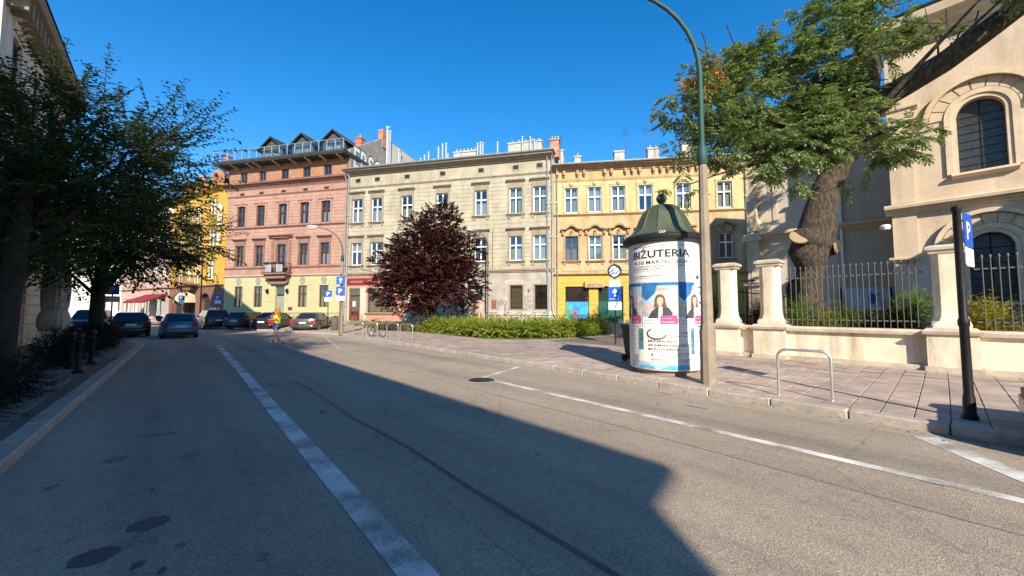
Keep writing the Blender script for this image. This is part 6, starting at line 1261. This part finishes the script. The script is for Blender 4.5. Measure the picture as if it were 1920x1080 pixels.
car('graphite estate car parked left of the black saloon', Vector((-23.0, 34.0, 0)), R(2), 'wagon', darkg, 'KR 88F1')
car('wine red off-roader parked in front of the hotel', Vector((-26.9, 34.6, 0)), yaw(-.875, .485) - R(12), 'suv', redc)
car('black estate car just left of the blue hatchback', P(34.2, -1.75), A + R(4), 'wagon', blackc)
car('dark teal car facing the street beside the black estate', P(39.5, -3.9), A + R(178), 'suv', darkb)
car('dark car furthest left behind the second street tree', P(41.5, -6.6), A + R(186), 'wagon', darkg)
car('black car behind the wrapped parasol', P(45, -8.6), A + R(182), 'hatch', darkb)
car('dark parked car before the rose house awning', HP(-4, -5.2), HT + R(90), 'wagon', blackc)
car('black car at the right edge half on the kerb, only its nose showing', P(-3.03, 7.75), A, 'sedan', blackc)

# ------------------------------------------------------------------ walking woman
def person():
    base = Vector((-11.5, 18.9, 0)); t = tag(empty('person', base, R(62)), 'person in yellow top and denim shorts striding across the road, hands raised to the face', 'person')
    # local: y forward (walking to the left of the picture), x right
    J = {}; E_ = []; V = []
    def v(n, p, r): J[n] = len(V); V.append((p, r))
    v('pel', (0, 0, .92), (.15, .12)); v('waist', (0, .0, 1.06), (.125, .095)); v('chest', (0, .01, 1.24), (.145, .11)); v('neckb', (0, .02, 1.39), (.075, .065)); v('neck', (0, .03, 1.45), (.05, .05)); v('headb', (0, .05, 1.51), (.062, .075)); v('head', (0, .055, 1.58), (.078, .092)); v('headt', (0, .05, 1.65), (.062, .074))
    for sx, n, hip, knee, ank, toe in ((1, 'r', (.09, 0, .86), (.1, .3, .5), (.1, .27, .1), (.1, .45, .04)), (-1, 'l', (-.09, 0, .86), (-.1, -.1, .47), (-.1, -.42, .16), (-.1, -.34, .03))):
        v('hip' + n, hip, (.105, .105)); v('thigh' + n, tuple(Vector(hip).lerp(Vector(knee), .5)), (.088, .09)); v('knee' + n, knee, (.062, .064)); v('calf' + n, tuple(Vector(knee).lerp(Vector(ank), .35)), (.06, .062)); v('ank' + n, ank, (.036, .038)); v('toe' + n, toe, (.04, .03))
        sh = (sx * .16, .01, 1.35); el = (sx * .2, .2, 1.18); wr = (sx * .07, .3, 1.4)
        v('sh' + n, sh, (.058, .058)); v('el' + n, el, (.042, .042)); v('wr' + n, wr, (.028, .03)); v('palm' + n, (sx * .05, .29, 1.48), (.034, .022))
        for k in range(5): v('f%d%s' % (k, n), ((sx * (.075 - .018 * k)) if k < 4 else sx * .09, .27 - .012 * k if k < 4 else .25, 1.545 + .006 * (1 - abs(k - 1.5)) if k < 4 else 1.5), (.009, .009))
    ed = ['pel-waist', 'waist-chest', 'chest-neckb', 'neckb-neck', 'neck-headb', 'headb-head', 'head-headt']
    for n in 'rl': ed += ['pel-hip' + n, f'hip{n}-thigh{n}', f'thigh{n}-knee{n}', f'knee{n}-calf{n}', f'calf{n}-ank{n}', f'ank{n}-toe{n}', f'neckb-sh{n}', f'sh{n}-el{n}', f'el{n}-wr{n}', f'wr{n}-palm{n}'] + [f'palm{n}-f{k}{n}' for k in range(5)]
    me = bpy.data.meshes.new('body'); me.from_pydata([p for p, r in V], [tuple(J[x] for x in e.split('-')) for e in ed], [])
    ob = bpy.data.objects.new('body', me); COL.objects.link(ob); md = ob.modifiers.new('skin', 'SKIN'); md.use_smooth_shade = True
    for i, (p, r) in enumerate(V): me.skin_vertices[0].data[i].radius = r; me.skin_vertices[0].data[i].use_root = (i == 0)
    ob.modifiers.new('sub', 'SUBSURF').levels = 2
    m2 = bpy.data.meshes.new_from_object(ob.evaluated_get(bpy.context.evaluated_depsgraph_get())); bpy.data.objects.remove(ob)
    skin = flat('skin', (.45, .22, .14), .6); topm = mat('yellow_top', (.55, .55, .02), .9, .1, 20, 0); den = mat('denim', (.04, .085, .2), .9, .2, 30, 0); hairm = mat('ginger_hair', (.42, .15, .035), .7, .3, 40, 0); shoe = flat('shoe_white', (.45, .45, .43), .7)
    link('body', m2, skin, t)
    def rings(prof, n=16): return [[(cx + rx * math.cos(2 * math.pi * k / n), cy + ry * math.sin(2 * math.pi * k / n), z) for k in range(n)] for cx, cy, rx, ry, z in prof]
    MB().loft(rings([(0, 0, .17, .135, .93), (0, 0, .15, .115, 1.06), (0, .01, .17, .13, 1.2), (0, .01, .175, .125, 1.3), (0, .015, .15, .1, 1.37), (0, .02, .09, .075, 1.4)])).obj('top', topm, t, smooth=60)
    sh = MB().loft(rings([(0, 0, .165, .135, .98), (0, 0, .18, .145, .88), (0, 0, .19, .15, .8)]))
    sh.loft(rings([(.09, .02, .115, .12, .82), (.093, .1, .115, .12, .68)])); sh.loft(rings([(-.09, -.02, .115, .12, .82), (-.097, -.045, .11, .115, .68)])); sh.obj('shorts', den, t, smooth=60)
    MB().loft(rings([(0, .04, .09, .105, 1.58), (0, .03, .1, .118, 1.63), (0, .03, .085, .1, 1.7), (0, .03, .04, .05, 1.735)])).loft(rings([(0, -.06, .085, .05, 1.64), (0, -.1, .09, .05, 1.5), (0, -.1, .07, .04, 1.36), (0, -.1, .03, .02, 1.28)])).obj('hair', hairm, t, smooth=60)
    for sx in (-1, 1):
        MB().lathe([(0, -.009), (.011, -.005), (.012, 0), (.008, .008), (0, .01)], 8, (sx * .03, .135, 1.585), False).obj('eye', ink, t)
        MB().lathe([(0, -.03), (.014, -.02), (.016, .01), (0, .028)], 8, (sx * .083, .05, 1.575), False).obj('ear', skin, t)
    MB().loft([[(-.012, .135, 1.6), (.012, .135, 1.6), (0, .14, 1.605)], [(-.016, .135, 1.55), (.016, .135, 1.55), (0, .165, 1.555)]]).obj('nose', skin, t); MB().box(-.022, .13, 1.528, .022, .142, 1.536).obj('mouth', flat('lip', (.4, .1, .09)), t)
    for (x, y0, y1, z) in ((.1, .2, .5, .0), (-.1, -.44, -.26, .0)): MB().loft(rings([(x, (y0 + y1) / 2, .05, (y1 - y0) / 2 + .02, z), (x, (y0 + y1) / 2, .05, (y1 - y0) / 2 + .02, z + .03), (x, (y0 + y1) / 2 - .02, .042, (y1 - y0) / 2 - .02, z + .09)])).obj('shoe', shoe, t, smooth=50)
    bag = MB().loft(rings([(-.2, -.02, .05, .1, .86), (-.21, -.02, .06, .12, .92), (-.2, -.02, .05, .1, 1.06)])).tube([(-.2, .04, 1.06), (-.05, .1, 1.3), (.08, .02, 1.4), (.0, -.12, 1.3), (-.2, -.1, 1.06)], .01, 5); bag.obj('shoulder_bag', flat('bag_red', (.3, .03, .05)), t, smooth=50)
person()

# ------------------------------------------------------------------ dry leaves and grit along the right kerb and wall foot
random.seed(61); q = MB()
for i in range(420):
    s_ = random.uniform(-1.5, 16); c_ = random.random()
    if c_ < .45: n_, z_ = nkR(s_) - abs(random.gauss(.12, .1)) - .1, .004
    elif c_ < .75: n_, z_ = 14.0 - abs(random.gauss(0, .3)), PZ + .006
    else: n_, z_ = random.uniform(nkR(s_) + .2, 13.8), PZ + .006
    a_ = random.uniform(0, 6.28); l_ = random.uniform(.012, .04); w_ = l_ * .45; p_ = P(s_, n_, z_); d_ = Vector((math.cos(a_), math.sin(a_), 0)); e_ = Vector((-d_.y, d_.x, 0))
    q.poly([p_ - d_ * l_, p_ + e_ * w_ + Vector((0, 0, .006)), p_ + d_ * l_ + Vector((0, 0, .003)), p_ - e_ * w_ + Vector((0, 0, .008))])
lit = q.obj('leaf_litter', mat('dry_leaf', (.22, .15, .07), .9, .5, 20, 0)); kind(lit, 'stuff'); lit['label'] = 'scattered dry leaves and grit along the right kerb and pavement'; lit['category'] = 'leaf litter'
